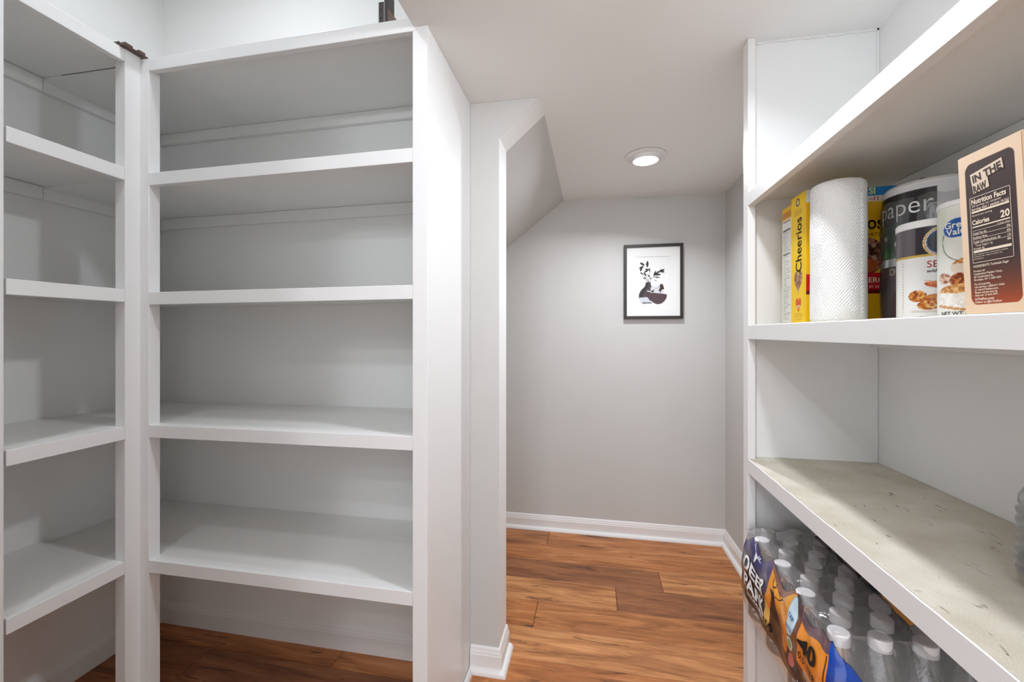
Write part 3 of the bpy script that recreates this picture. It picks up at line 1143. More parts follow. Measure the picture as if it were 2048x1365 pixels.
def cyl(cx, cy, z0, R, off=0.0006):
    a0 = math.atan2(-cy, -cx)
    # u = 0 faces the camera side, u grows to the right as seen from the aisle
    return lambda u, v: (cx + (R + off) * math.cos(a0 + u / R), cy + (R + off) * math.sin(a0 + u / R), z0 + v)


def shifted(f, u0):
    return lambda u, v: f(u - u0, v)


# wrapped roll with a black band
RC, RR, RH = (0.672, 1.004), 0.078, 0.277
wr = thing('wrapped_paper_roll', 'thick plastic-wrapped paper roll with a black band and leaf picture at the back', 'paper roll', (RC[0], RC[1], SZ))
lathe('paper_body', [(0, 0), (RR - 0.004, 0), (RR, 0.004), (RR, RH - 0.010), (RR - 0.006, RH - 0.003), (RR - 0.02, RH), (0.022, RH), (0.020, RH - 0.02), (0, RH - 0.02)], PLASTW, wr, 64, (RC[0], RC[1], SZ))
half = PI * RR * 0.62


def wrap_print(c):
    U = c.U - half
    c.put((c.V > 0.190) & (c.V < 0.252) & (U < 0.005), (30, 25, 27))
    c.put((c.V > 0.125) & (c.V <= 0.190) & (U < 0.005), (36, 82, 44))
    leafy = (c.V > 0.126) & (c.V <= 0.189) & (U < 0.005)
    for k in range(26):
        m = c.emask(half - 0.125 + 0.12 * random.random(), 0.125 + 0.065 * random.random(), 0.014, 0.006, random.random() * 3)
        c.put(m & leafy, random.choice([(52, 110, 58), (28, 66, 36), (84, 138, 84), (20, 54, 30)]))
    for k in range(5):
        m = c.emask(half - 0.125 + 0.11 * random.random(), 0.14 + 0.045 * random.random(), 0.006, 0.006)
        c.crumbs(m & leafy, [(226, 228, 214), (180, 186, 168)], 0.0022, 30)
    c.put(c.V < 0.108, (84, 62, 62))
    c.put((c.V < 0.108) & (c.V > 0.014) & (U > -0.048), (78, 56, 56))


wp = printed('printed_wrap', 2 * half, RH - 0.016, 200, 150, shifted(cyl(RC[0], RC[1], SZ + 0.003, RR), half), wrap_print, PRINTG, wr, base=(226, 226, 228))
wm = cyl(RC[0], RC[1], SZ + 0.003, RR, 0.0012)
lettering([('paper', -0.101, 0.207, 0.050, 'LEFT', 0, -0.099, -0.008)], wm, WHITEP, wp)
lettering([('DECORATED', -0.073, 0.091, 0.019, 'LEFT', 0, 1.0, 0.014)], wm, CREAMP, wp)
bm = bmesh.new()
n = 72
rings = []
for i in range(14):
    t = i / 13
    ring = []
    for k in range(n):
        a = 2 * PI * k / n
        z = 0.002 + t * (RH + 0.004)
        r = RR + 0.0022 + 0.0011 * math.sin(7 * a + 5 * t) + 0.0013 * math.sin(13 * a - 9 * t)
        if i == 12:
            r = RR - 0.012
        if i == 13:
            r, z = 0.012 + 0.004 * math.sin(5 * a), RH + 0.007
        ring.append(bm.verts.new((RC[0] + r * math.cos(a), RC[1] + r * math.sin(a), SZ + z)))
    rings.append(ring)
for A, B in zip(rings[:-1], rings[1:]):
    for k in range(n):
        bm.faces.new([A[k], A[(k + 1) % n], B[(k + 1) % n], B[k]])
bmobj('plastic_wrap', bm, WRAP, wr, True)
box('carry_tab', RC[0] - 0.028, RC[0] + 0.012, RC[1] - 0.012, RC[1] + 0.006, SZ + RH + 0.0072, SZ + RH + 0.011, BLACKP, wr, 0.001)

# tall canister with a dark upper band
K1, KR, KH = (0.5935, 0.884), 0.0500, 0.172
k1 = thing('crumb_canister', 'white food canister with dark upper band, oval logo and fried shrimp picture', 'canister', (K1[0], K1[1], SZ))
lathe('can_body', [(0, 0), (KR, 0), (KR, KH - 0.012), (0, KH - 0.012)], PLASTW, k1, 64, (K1[0], K1[1], SZ))
lathe('lid', [(KR, KH - 0.013), (KR + 0.0016, KH - 0.012), (KR + 0.0018, KH - 0.003), (KR, KH), (KR - 0.004, KH), (KR - 0.005, KH - 0.003), (0, KH - 0.003)], PLASTW, k1, 64, (K1[0], K1[1], SZ))
half1 = PI * KR * 0.6


def can1(c):
    u = c.U - half1
    top = c.V > 0.110
    c.put(top, (48, 42, 48))
    c.put(top & (u < -0.024), (92, 86, 90))
    c.put((c.V > 0.1075) & (c.V <= 0.111), (206, 172, 70))
    for k, col in enumerate([(226, 216, 150), (214, 128, 60), (206, 214, 220), (30, 74, 120), (20, 40, 66), (14, 22, 36)]):
        s = 1 - 0.055 * k
        c.ell(half1 + 0.013, 0.131, 0.0275 * s, 0.0265 * s, col, 0.15)
    FOOD = [(198, 120, 44), (176, 92, 30), (216, 150, 70), (150, 66, 26), (226, 176, 104)]
    for cx, cy, rx, ry, an in ((-0.016, 0.040, 0.013, 0.010, 0), (0.008, 0.030, 0.020, 0.013, 0.1), (-0.002, 0.024, 0.014, 0.008, 0)):
        m = c.emask(half1 + cx - 0.006, cy, rx, ry, an)
        c.put(m, (190, 112, 40))
        c.crumbs(m, FOOD, 0.0022, 160)
    m = c.emask(half1 + 0.008, 0.057, 0.021, 0.0055, -0.2)
    c.put(m, (196, 88, 40))
    c.crumbs(m, [(222, 116, 58), (176, 60, 28), (240, 150, 90)], 0.0018, 60)
    c.line(half1 - 0.012, 0.066, half1 + 0.02, 0.061, 0.0009, (200, 120, 60))
    c.put((c.V < 0.015) & (np.abs(u) < 0.03) & (c.V > 0.011), (214, 206, 194))
    for k in range(18):
        c.rect(half1 - 0.046, half1 - 0.0445, 0.012 + 0.005 * k, 0.0148 + 0.005 * k, (206, 172, 130))


lb = printed('label', 2 * half1, KH - 0.014, 190, 160, shifted(cyl(K1[0], K1[1], SZ + 0.001, KR), half1), can1, PRINTG, k1, base=(234, 234, 232))
cm = cyl(K1[0], K1[1], SZ + 0.001, KR, 0.0011)
lettering([('SEASONED', -0.0095, 0.088, 0.0165, 'LEFT', 0, 0.95, 0.0)], cm, REDP, lb)
lettering([('with Italian Herbs', -0.0095, 0.0795, 0.008, 'LEFT', 0, 1, 0.012, 0.2)], cm, BLACKP, lb)
lettering([('4', 0.000, 0.1205, 0.031, 'LEFT', 0, 1.3, 0.0, 0.35)], cm, WHITEP, lb)

# pale canister with a blue oval
K2, KR2, KH2 = (0.578, 0.783), 0.0400, 0.181
k2 = thing('topping_canister', 'pale green and white food canister with blue oval logo and pie picture', 'canister', (K2[0], K2[1], SZ))
lathe('can_body', [(0, 0), (KR2, 0), (KR2, KH2 - 0.008), (0, KH2 - 0.008)], PLASTW, k2, 64, (K2[0], K2[1], SZ))
lathe('lid', [(KR2, KH2 - 0.009), (KR2 + 0.0014, KH2 - 0.008), (KR2 + 0.0015, KH2 - 0.002), (KR2, KH2), (KR2 - 0.004, KH2), (KR2 - 0.005, KH2 - 0.003), (0, KH2 - 0.003)], PLASTW, k2, 64, (K2[0], K2[1], SZ))
half2 = PI * KR2 * 0.6


def can2(c):
    h2 = half2 - 0.017
    u, v = c.U - h2, c.V
    g = np.clip((v - 0.09) / 0.06, 0, 1)[:, None] * np.clip((0.004 - u) / 0.02, 0, 1)[:, None]
    c.c = c.c * (1 - 0.25 * g) + np.array((176, 196, 150.0)) * 0.25 * g
    r = np.hypot((u - 0.012) / 0.034, (v - 0.117) / 0.033)
    c.put((r < 1) & (r > 0.955) & (v < 0.135), (66, 108, 60))
    c.ell(h2 - 0.001, 0.137, 0.0195, 0.0155, (232, 236, 240), 0.12)
    c.ell(h2 - 0.001, 0.137, 0.0185, 0.0145, (24, 92, 172), 0.12)
    PIE = [(222, 170, 104), (198, 136, 70), (236, 196, 140), (178, 110, 52)]
    m = c.emask(h2 + 0.008, 0.078, 0.017, 0.012, 0.2)
    c.put(m, (226, 214, 196))
    c.crumbs(m & (v > 0.082), PIE, 0.002, 60)
    m = c.emask(h2 - 0.018, 0.060, 0.014, 0.010, -0.4)
    c.put(m, (228, 220, 214))
    m = c.emask(h2 - 0.018, 0.061, 0.011, 0.0075, -0.4)
    c.put(m, (176, 120, 92))
    c.crumbs(m, [(206, 160, 130), (150, 90, 64), (226, 196, 176)], 0.002, 60)
    m = c.emask(h2 + 0.002, 0.057, 0.012, 0.011)
    c.put(m, (170, 92, 44))
    c.crumbs(m, [(140, 70, 30), (204, 128, 66), (120, 52, 24)], 0.0022, 60)
    m = c.emask(h2 - 0.006, 0.043, 0.024, 0.0075, 0.15)
    c.put(m, (222, 170, 104))
    c.crumbs(m, PIE, 0.002, 90)
    m = c.pmask([(h2 - 0.030, 0.040), (h2 + 0.02, 0.034), (h2 + 0.02, 0.012), (h2 - 0.024, 0.020)])
    c.put(m, (240, 236, 230))
    c.crumbs(m, [(232, 226, 218), (246, 244, 240)], 0.003, 60)
    for k in range(6):
        c.ell(h2 - 0.026 + k * 0.008, 0.0185 - k * 0.0016, 0.0045, 0.0022, (206, 150, 92))


lb = printed('label', 2 * half2, KH2 - 0.012, 170, 170, shifted(cyl(K2[0], K2[1], SZ + 0.001, KR2), half2), can2, PRINTG, k2, base=(234, 236, 230))
cm = cyl(K2[0], K2[1], SZ + 0.001, KR2, 0.0011)
lettering([('Great', -0.018, 0.1375, 0.0135, 'CENTER', 0.05, 1, 0.02), ('Value', -0.016, 0.127, 0.0135, 'CENTER', 0.05, 1, 0.02)], cm, WHITEP, lb)
lettering([('NET WT 8 OZ (227g)', -0.040, 0.0035, 0.0085, 'LEFT', 0, 0.9, 0.006)], cm, BLACKP, lb)

# packet sugar carton, slightly racked so that its top leans away
BX, BY0, BY1, BHT = 0.4645, 0.556, 0.640, 0.203
LEAN = 0.0125
BD = 0.135
sb = thing('sugar_packet_box', 'tan and dark brown sugar packet carton with nutrition panel at the right edge', 'box', (BX + BD / 2, 0.608, SZ))
hx('carton', [(BX, BY0, SZ), (BX + BD, BY0, SZ), (BX + BD, BY1, SZ), (BX, BY1, SZ),
              (BX, BY0 + LEAN, SZ + BHT), (BX + BD, BY0 + LEAN, SZ + BHT), (BX + BD, BY1 + LEAN, SZ + BHT), (BX, BY1 + LEAN, SZ + BHT)], TAN, sb, 0.001)


def sug(off):
    return lambda u, v: (BX - off, BY1 - u + LEAN * v / BHT, SZ + v)


SW = BY1 - BY0


def sugar(c):
    x0, x1, y0, y1, r = 0.0095, SW - 0.0095, 0.012, BHT - 0.013, 0.010
    du = np.maximum(np.maximum(x0 + r - c.U, c.U - x1 + r), 0)
    dv = np.maximum(np.maximum(y0 + r - c.V, c.V - y1 + r), 0)
    m = np.hypot(du, dv) <= r
    t = np.clip((c.V - y0) / 0.062, 0, 1)[:, None]
    g = np.array((168, 70, 30.0)) * (1 - t) ** 1.3 + np.array((58, 40, 38.0)) * (1 - (1 - t) ** 1.3)
    c.c[m] = g[m]


sp = printed('side_panel', SW - 0.001, BHT - 0.001, 120, 220, sug(0.0005), sugar, PRINT, sb, base=(232, 204, 174))


def strip(polys, off, m, name):
    bm = bmesh.new()
    f = sug(off)
    for p in polys:
        bm.faces.new([bm.verts.new(f(u, v)) for u, v in p])
    return bmobj(name, bm, m, sp)


def rc(x0, x1, y0, y1):
    return [(x0, y0), (x1, y0), (x1, y1), (x0, y1)]


TX0, TX1 = 0.0165, 0.0655


def tilt(pts, cx, cy, a):
    ca, sa = math.cos(a), math.sin(a)
    return [(cx + (x - cx) * ca - (y - cy) * sa, cy + (x - cx) * sa + (y - cy) * ca) for x, y in pts]


la = 0.14
strip([tilt([(0.0185, 0.1632), (0.0615, 0.1632), (0.0615, 0.1758), (0.0185, 0.1758)], 0.0185, 0.1632, la),
       tilt([(0.0187, 0.1500), (0.0405, 0.1500), (0.0405, 0.1634), (0.0187, 0.1634)], 0.0187, 0.1632, la)], 0.0008, mat('logo_cream', (226, 206, 182), 0.6), 'logo_badge')
lettering([('IN THE', 0.0205, 0.1640, 0.0128, 'LEFT', la, -0.0385, 0.03), ('RAW', 0.0212, 0.1508, 0.0128, 'LEFT', la, -0.0180, 0.03)],
          sug(0.0011), mat('dark_brown_print', (52, 38, 34), 0.6), sp)
bars = [rc(TX0, TX1, 0.1262, 0.1285), rc(TX0, TX1, 0.1080, 0.1095), rc(TX0, TX1, 0.0765, 0.0795)]
for v in (0.1040, 0.0985, 0.0932, 0.0880):
    bars.append(rc(TX0, TX1, v, v + 0.0004))
for a in (rc(0.0145, 0.0675, 0.1455, 0.1461), rc(0.0145, 0.0675, 0.0640, 0.0646), rc(0.0145, 0.0151, 0.0640, 0.1461), rc(0.0669, 0.0675, 0.0640, 0.1461)):
    bars.append(a)
strip(bars, 0.0009, CREAMP, 'rules')
lettering([('Nutrition Facts', 0.0165, 0.1375, 0.0089, 'LEFT', 0, 0.84, 0.03),
           ('100 servings per container', 0.0165, 0.1338, 0.0037, 'LEFT', 0, 1.0, 0.0),
           ('Serving size', 0.0165, 0.1294, 0.0045, 'LEFT', 0, 1.0, 0.015),
           ('1 packet (4.5g)', 0.0655, 0.1294, 0.0045, 'RIGHT', 0, 1.0, 0.015),
           ('Amount per serving', 0.0165, 0.1222, 0.0034, 'LEFT', 0, 1.0, 0.0),
           ('Calories', 0.0165, 0.1118, 0.0082, 'LEFT', 0, 0.85, 0.03),
           ('20', 0.0655, 0.1118, 0.0115, 'RIGHT', 0, 1.0, 0.03),
           ('% Daily Value', 0.0655, 0.1047, 0.0029, 'RIGHT', 0, 1.0, 0.0),
           ('Total Fat 0g', 0.0165, 0.0994, 0.0039, 'LEFT', 0, 1, 0.012), ('0%', 0.0655, 0.0994, 0.0039, 'RIGHT', 0, 1, 0.012),
           ('Sodium 0mg', 0.0165, 0.0942, 0.0039, 'LEFT', 0, 1, 0.012), ('0%', 0.0655, 0.0942, 0.0039, 'RIGHT', 0, 1, 0.012),
           ('Total Carbohydrate 4g', 0.0165, 0.0889, 0.0039, 'LEFT', 0, 1, 0.012), ('1%', 0.0655, 0.0889, 0.0039, 'RIGHT', 0, 1, 0.012),
           ('Total Sugars 4g', 0.0195, 0.0842, 0.0037, 'LEFT', 0, 1, 0.0), ('8%', 0.0655, 0.0842, 0.0039, 'RIGHT', 0, 1, 0.012),
           ('Protein 0g', 0.0165, 0.0804, 0.0036, 'LEFT', 0, 1, 0.012),
           ('Not a significant source of saturated fat, trans fat,', 0.0165, 0.0737, 0.0024, 'LEFT', 0, 0.92, 0.0),
           ('cholesterol, fiber, vitamin D, calcium, iron', 0.0165, 0.0710, 0.0024, 'LEFT', 0, 0.92, 0.0),
           ('and potassium.', 0.0165, 0.0683, 0.0024, 'LEFT', 0, 0.92, 0.0),
           ('INGREDIENTS: Turbinado Sugar', 0.0150, 0.0585, 0.0040, 'LEFT', 0, 0.86, 0.015),
           ('Product of:', 0.0150, 0.0528, 0.0034, 'LEFT', 0, 1, 0.02),
           ('Cumberland Packing Corp.,', 0.0150, 0.0492, 0.0034, 'LEFT', 0, 1, 0.02),
           ('60 Cumberland St.,', 0.0150, 0.0456, 0.0034, 'LEFT', 0, 1, 0.02),
           ('Brooklyn, NY 11205 USA', 0.0150, 0.0420, 0.0034, 'LEFT', 0, 1, 0.02),
           ('For all inquiries,', 0.0150, 0.0366, 0.0034, 'LEFT', 0, 1, 0.02),
           ('call toll free 1-800-611-7434', 0.0150, 0.0330, 0.0034, 'LEFT', 0, 1, 0.02),
           ('or visit InTheRaw.com.', 0.0150, 0.0296, 0.0034, 'LEFT', 0, 1, 0.02),
           ('Please include best by', 0.0150, 0.0262, 0.0034, 'LEFT', 0, 1, 0.02),
           ('date and 12 digit UPC.', 0.0150, 0.0228, 0.0034, 'LEFT', 0, 1, 0.02),
           ('InTheRaw.com', 0.0150, 0.0180, 0.0042, 'LEFT', 0, 1, 0.025),
           ('Follow us @InTheRaw', 0.0150, 0.0143, 0.0038, 'LEFT', 0, 1, 0.02)], sug(0.0009), CREAMP, sp)
# brown front of the carton, towards the near side
bm = bmesh.new()
f = lambda x, v: (x, BY0 - 0.0006 + LEAN * v / BHT, SZ + v)
bm.faces.new([bm.verts.new(f(x, v)) for x, v in ((BX + 0.004, 0.006), (BX + BD - 0.004, 0.006), (BX + BD - 0.004, BHT - 0.006), (BX + 0.004, BHT - 0.006))])
bmobj('front_panel', bm, mat('brown_carton_print', (150, 84, 48), 0.45, 0.4), sb)

# ------------------------------------------------------------------ ribbed clear bottle on the lower shelf
LZ = 0.863 + 0.0012
RBC = (0.617, 0.690, LZ)
rb = thing('ribbed_bottle', 'clear ribbed plastic bottle with dark contents at the right edge of the lower shelf', 'bottle', RBC)
prof = [(0, 0.002), (0.033, 0.0), (0.036, 0.003), (0.037, 0.014), (0.044, 0.022)]
z = 0.022
for k in range(7):
    prof += [(0.0475, z + 0.0030), (0.0479, z + 0.0085), (0.0440, z + 0.0112), (0.0438, z + 0.0125)]
    z += 0.0136
prof += [(0.046, z + 0.004), (0.045, z + 0.014), (0.036, z + 0.032), (0.022, z + 0.050), (0.015, z + 0.056), (0.015, z + 0.068), (0.0135, z + 0.068)]
lathe('bottle_shell', prof, JARCLEAR, rb, 48, RBC)
lathe('dark_contents', [(0, 0.004), (0.033, 0.003), (0.034, 0.014), (0.0425, 0.023), (0.0435, 0.030), (0.0425, 0.048), (0, 0.049)], mat('dark_syrup', (38, 28, 28), 0.25, 0.5), rb, 48, RBC)
lathe('cap', [(0.0165, z + 0.058), (0.0165, z + 0.073), (0.015, z + 0.0745), (0, z + 0.0745)], BLACKP, rb, 32, RBC)

# ------------------------------------------------------------------ shrink-wrapped water
PZ = 0.485
PO = (0.575, 1.05, PZ)
wpk = thing('water_bottle_pack', 'shrink-wrapped forty-bottle water pack with printed sunset and deer film on the bottom shelf', 'water pack', PO)
BHB = 0.204
bprof = [(0, 0.006), (0.018, 0.003), (0.027, 0.0), (0.0315, 0.005), (0.0325, 0.012), (0.0325, 0.050), (0.0305, 0.055), (0.0325, 0.060), (0.0325, 0.075), (0.0305, 0.080),
         (0.0325, 0.085), (0.0325, 0.120), (0.031, 0.136), (0.0265, 0.153), (0.020, 0.168), (0.0155, 0.177), (0.0140, 0.182), (0.0140, 0.200)]
bme = lathe_mesh('bottle', bprof, 20)
bme.materials.append(BOTTLE)
for p in bme.polygons:
    p.use_smooth = True
cprof = [(0.0165, 0.184), (0.0172, 0.1845), (0.0172, 0.2025), (0.0160, 0.2042), (0.0148, 0.2042), (0.0145, 0.2036), (0, 0.2036)]
cme = lathe_mesh('cap', cprof, 28)
cme.materials.append(CAPW)
for p in cme.polygons:
    p.use_smooth = True
try:
    cme.set_sharp_from_angle(angle=math.radians(35))
except Exception:
    pass
proto = None
for j in range(8):
    for k in range(5):
        x = (0.458 if j % 2 == 0 else 0.425) + 0.066 * k
        y = 1.252 - 0.0572 * j
        b = bpy.data.objects.new('bottle', bme)
        COL.objects.link(b)
        b.parent = wpk
        b.location = (x - PO[0], y - PO[1], 0.0015)
        b.rotation_euler = (random.uniform(-0.012, 0.012), random.uniform(-0.012, 0.012), random.random())
        c = bpy.data.objects.new('cap', cme)
        COL.objects.link(c)
        c.parent = b

# printed film round the front and the near end; it clings to the outer bottles
YFAR, YC, XC_ = 1.292, 0.8516, 0.425
RF = 0.0352
L1 = YFAR - YC
L2 = RF * PI / 2
L3 = 0.300
FU = L1 + L2 + L3


def path(s_):
    """point and inward normal along the wrapped outline, from the far front corner round to the near end"""
    if s_ <= L1:
        y = YFAR - s_
        ph_ = (y - (1.252 - 0.0572)) / (2 * 0.0572)
        q = 0.5 - 0.5 * math.cos(2 * PI * ph_)
        x = XC_ - RF + 0.006 * q ** 1.3
        if y > 1.255:
            x += 0.6 * (y - 1.255)
        return x, y, 1.0, 0.0
    if s_ <= L1 + L2:
        a = PI + (s_ - L1) / RF
        return XC_ + RF * math.cos(a), YC + RF * math.sin(a), -math.cos(a), -math.sin(a)
    d = s_ - L1 - L2
    q = 0.5 - 0.5 * math.cos(2 * PI * d / 0.066)
    return XC_ + d, YC - RF + 0.006 * q, 0.0, 1.0


def film(u, v, off=0.0):
    """v: 0 at the foot .. 0.206 at the cap line"""
    x, y, nx, ny = path(min(max(u, 0), FU))
    q = max(0.0, (v - 0.128) / 0.078)
    inn = 0.021 * q ** 1.25 + (0.005 * (1 - v / 0.02) if v < 0.02 else 0.0) - off
    inn += 0.0012 * math.sin(57 * u + 20 * v) * math.sin(31 * v * 4 + 9 * u)
    return x + nx * inn, y + ny * inn, PZ + v


def scallop(u):
    """0 on the middle of a bottle, 1 between two bottles"""
    if u <= L1:
        return 0.5 - 0.5 * math.cos(2 * PI * (YFAR - u - 1.1948) / 0.1144)
    if u <= L1 + L2:
        return 0.0
    return 0.5 - 0.5 * math.cos(2 * PI * (u - L1 - L2) / 0.066)


V0, V1 = 0.016, 0.164
SD = 0.070         # where the lettering starts


def film_print(c):
    u, v = c.U, c.V + V0
    c.V = v
    dark, navy = (36, 26, 32), (44, 48, 104)
    c.vgrad(u < SD + 0.145, 0.07, 0.155, dark, (60, 60, 116))
    c.put((u < SD + 0.145) & (v > 0.125) & (u > SD + 0.09), (92, 76, 118), 0.6)
    a0 = SD + 0.145
    m = (u >= a0) & (u < a0 + 0.115)
    c.vgrad(m, 0.04, 0.15, (206, 100, 26), (240, 168, 52))
    c.put(m & (v > 0.138 + 0.3 * np.abs(u - a0 - 0.045)), (128, 84, 96), 0.8)
    a1 = a0 + 0.115
    m = (u >= a1) & (u < a1 + 0.132)
    c.vgrad(m, 0.06, 0.14, (226, 120, 34), (240, 150, 40))
    c.put(m & (v > 0.142), (76, 62, 100), 0.8)
    c.put(m & (u < a1 + 0.028), (70, 40, 44), 0.7)
    a2 = a1 + 0.132
    m = u >= a2
    c.vgrad(m, 0.055, 0.14, (46, 40, 92), (24, 74, 176))
    c.put(m & (v < 0.070 + 0.022 * np.abs(np.sin(u * 38))), (150, 58, 36), 0.8)
    # dark band along the foot
    c.put(v < 0.036 + 0.012 * np.sin(u * 27), dark)
    c.put((u > a1 - 0.005) & (u < a1 + 0.09) & (v < 0.060), dark)
    # gold tag
    g = a0 - 0.012
    c.poly([(g, 0.030), (g + 0.042, 0.026), (g + 0.034, 0.074), (g + 0.012, 0.086)], (238, 190, 100))
    # antlered stag silhouette
    sx, k = a0 + 0.040, 1.28
    B = (44, 24, 22)
    c.poly([(sx + k * x, k * y - 0.004) for x, y in [(-0.018, 0.02), (0.040, 0.02), (0.034, 0.056), (0.016, 0.074), (0.003, 0.082), (-0.004, 0.098), (-0.010, 0.1), (-0.022, 0.096), (-0.012, 0.090), (-0.014, 0.066)]], B)
    for p in ([(-0.006, 0.099), (-0.018, 0.106), (-0.020, 0.116)], [(-0.015, 0.105), (-0.008, 0.110), (-0.009, 0.117)], [(-0.004, 0.099), (0.010, 0.104), (0.019, 0.116)], [(0.008, 0.103), (0.008, 0.112), (0.004, 0.117)], [(0.014, 0.108), (0.018, 0.111), (0.024, 0.111)]):
        for (x1, y1), (x2, y2) in zip(p[:-1], p[1:]):
            c.line(sx + k * x1, k * y1 - 0.004, sx + k * x2, k * y2 - 0.004, 0.0026, B)
    # pale stag head over the lettering
    W = (228, 228, 234)
    hx_, hy = SD + 0.052, 0.027
    for p in ([(-0.004, 0.118), (-0.012, 0.124), (-0.014, 0.136)], [(-0.010, 0.122), (-0.020, 0.127)], [(0.004, 0.118), (0.014, 0.121), (0.019, 0.131)], [(0.010, 0.120), (0.012, 0.129)], [(0.014, 0.121), (0.025, 0.123)]):
        for (x1, y1), (x2, y2) in zip(p[:-1], p[1:]):
            c.line(hx_ + x1, hy + y1, hx_ + x2, hy + y2, 0.0022, W)
    c.poly([(hx_ - 0.006, hy + 0.119), (hx_ + 0.007, hy + 0.119), (hx_ + 0.003, hy + 0.101), (hx_ - 0.001, hy + 0.098)], W)
    # pale blue badge and the small green and red seals under it
    b_ = a1 + 0.004
    c.ell(b_, 0.122, 0.0165, 0.036, (150, 186, 212))
    c.ell(b_, 0.122, 0.0150, 0.034, (208, 232, 244))
    c.ell(b_ + 0.004, 0.072, 0.010, 0.012, (200, 210, 190))
    c.ell(b_ + 0.004, 0.072, 0.006, 0.008, (110, 160, 84))
    c.ell(b_ + 0.010, 0.046, 0.010, 0.012, (190, 96, 92))
    # outline of the count panel
    c.line(a1 + 0.030, 0.040, a1 + 0.030, 0.146, 0.0018, (90, 44, 30))
    c.line(a2 - 0.004, 0.040, a2 - 0.004, 0.140, 0.0018, (90, 44, 30))
    c.rect(a1 + 0.055, a1 + 0.105, 0.050, 0.062, (230, 214, 200), 0.6)
    # top seam of the print
    c.put(v > V1 - 0.003, (60, 44, 44), 0.6)


def end_drop(u):
    """the print falls away round the near end, where the wrap is open"""
    d = (u - L1 - 0.5 * L2) / 0.17
    e = max(0.0, 1 - abs(u - L1 - 0.3 * L2) / 0.05) * 0.012
    return e if d < 0 else e + 0.125 * min(1.0, d) ** 0.8


def lift(v):
    return 0.028 + (v - V0) * 0.160 / (V1 - V0)


def print_map(u, v):
    t = v / (V1 - V0)
    return film(u, lift(V0 + v) - end_drop(u) * t - (0.024 if u <= L1 else 0.012) * scallop(u) * t ** 1.6, 0.0012)


lbl = printed('printed_film', FU - 0.01, V1 - V0, 560, 130, print_map, film_print, PRINTF, wpk, base=(60, 50, 70))


def ft(u, v):
    t = min(max((v - V0) / (V1 - V0), 0), 1)
    return film(u, lift(v) - end_drop(u) * t - (0.024 if u <= L1 else 0.012) * scallop(u) * t ** 1.6, 0.0030)


A1 = SD + 0.26
lettering([('DEER', SD, 0.103, 0.044, 'LEFT', 0.0, -0.132, 0.03), ('PARK', SD + 0.004, 0.062, 0.044, 'LEFT', 0.0, -0.136, 0.03),
           ('NATURAL SPRING', SD + 0.030, 0.049, 0.011, 'LEFT', 0.0, -0.105, 0.02)], ft, WHITEP, lbl)
lettering([('40', A1 + 0.036, 0.112, 0.044, 'LEFT', 0, -0.074, 0.03)], ft, BLACKP, lbl)
lettering([('0.5 LITER', A1 + 0.036, 0.090, 0.018, 'LEFT', 0, -0.078, 0.012)], ft, BLACKP, lbl)
lettering([('150', SD + 0.136, 0.046, 0.024, 'LEFT', 0, -0.034, 0.02)], ft, BLACKP, lbl)
lettering([('BOTTLES', A1 + 0.034, 0.034, 0.010, 'LEFT', 0, 1, 0.01), ('16.9 FL OZ', A1 + 0.034, 0.023, 0.010, 'LEFT', 0, 1, 0.01)], ft, mat('grey_print', (196, 186, 186), 0.6), lbl)
lettering([('TAP', A1 - 0.006, 0.132, 0.012, 'LEFT', 0, -0.020, 0.02), ('WATER', A1 - 0.009, 0.112, 0.010, 'LEFT', 0, -0.026, 0.02)], ft, mat('blue_print', (50, 100, 150), 0.6), lbl)


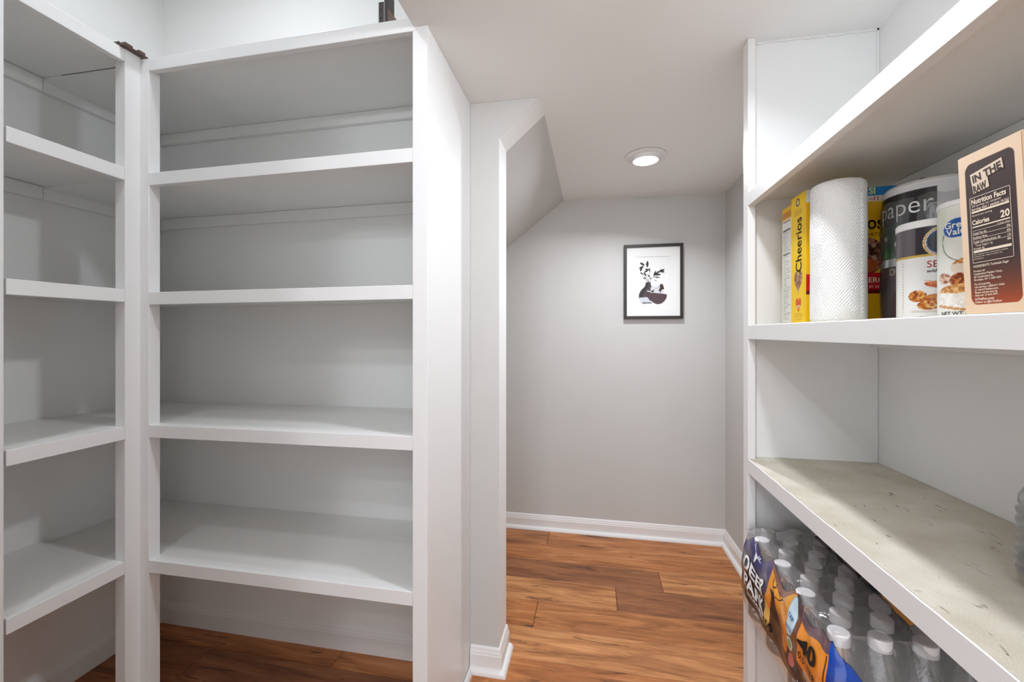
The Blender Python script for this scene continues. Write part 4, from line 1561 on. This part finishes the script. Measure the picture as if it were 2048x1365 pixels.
def cap_height(x, y):
    """film rests on the caps and sags between them"""
    d = 9.0
    for j in range(8):
        yy = 1.252 - 0.0572 * j
        if abs(yy - y) > 0.06:
            continue
        for k in range(5):
            xx = (0.458 if j % 2 == 0 else 0.425) + 0.066 * k
            d = min(d, math.hypot(x - xx, y - yy))
    return -0.010 * min(1.0, max(0.0, (d - 0.018) / 0.03)) ** 1.2


# clear film: the skirt below and above the print, round the front and near end
bm = bmesh.new()
NS = 260
grid = []
for i in range(NS + 1):
    u = FU * i / NS
    grid.append([bm.verts.new(film(u, v, -0.0004)) for v in (0.0, 0.006, 0.012, 0.02, 0.04, 0.07, 0.10, 0.128, 0.145, 0.16, 0.175, 0.19, 0.2, 0.206)])
for A, B in zip(grid[:-1], grid[1:]):
    for k in range(len(A) - 1):
        bm.faces.new([A[k], A[k + 1], B[k + 1], B[k]])
# clear film over the caps
NY, NX = 110, 70
grid = []
for i in range(NY + 1):
    y = YFAR - 0.01 - (YFAR - 0.01 - 0.838) * i / NY
    row = []
    for k in range(NX + 1):
        x = 0.411 + (0.752 - 0.411) * k / NX
        e = min(1.0, (YFAR - y) / 0.03, (0.757 - x) / 0.03)
        z = BHB + 0.0030 + cap_height(x, y) - 0.02 * (1 - max(e, 0)) ** 2 + 0.0014 * math.sin(61 * y + 23 * x) * math.sin(47 * x)
        row.append(bm.verts.new((x, y, PZ + z)))
    grid.append(row)
for A, B in zip(grid[:-1], grid[1:]):
    for k in range(len(A) - 1):
        bm.faces.new([A[k], A[k + 1], B[k + 1], B[k]])
bmobj('shrink_film', bm, FILM, wpk, True)


# black printed band and gold patch on top of the film
def top_print(c):
    c.rect(0, 1, 0, 0.030, (24, 22, 30))
    c.put((c.V >= 0.030), (34, 30, 40))
    c.rect(0.26, 1, 0.0, 1, (224, 150, 62))


def top_map(u, v, off=0.001):
    x = 0.562 + v
    y = 1.235 - u
    return (x, y, PZ + BHB + 0.0035 + cap_height(x, y) + 0.0014 * math.sin(61 * y + 23 * x) * math.sin(47 * x) + off)


tp = printed('printed_film', 0.34, 0.10, 120, 36, top_map, top_print, PRINTF, wpk)
lettering([('DEER PARK', 0.035, 0.006, 0.020, 'LEFT', 0, 1.1, 0.0)], lambda u, v: top_map(u, v, 0.0018), mat('grey_print', (196, 186, 186), 0.6), tp)
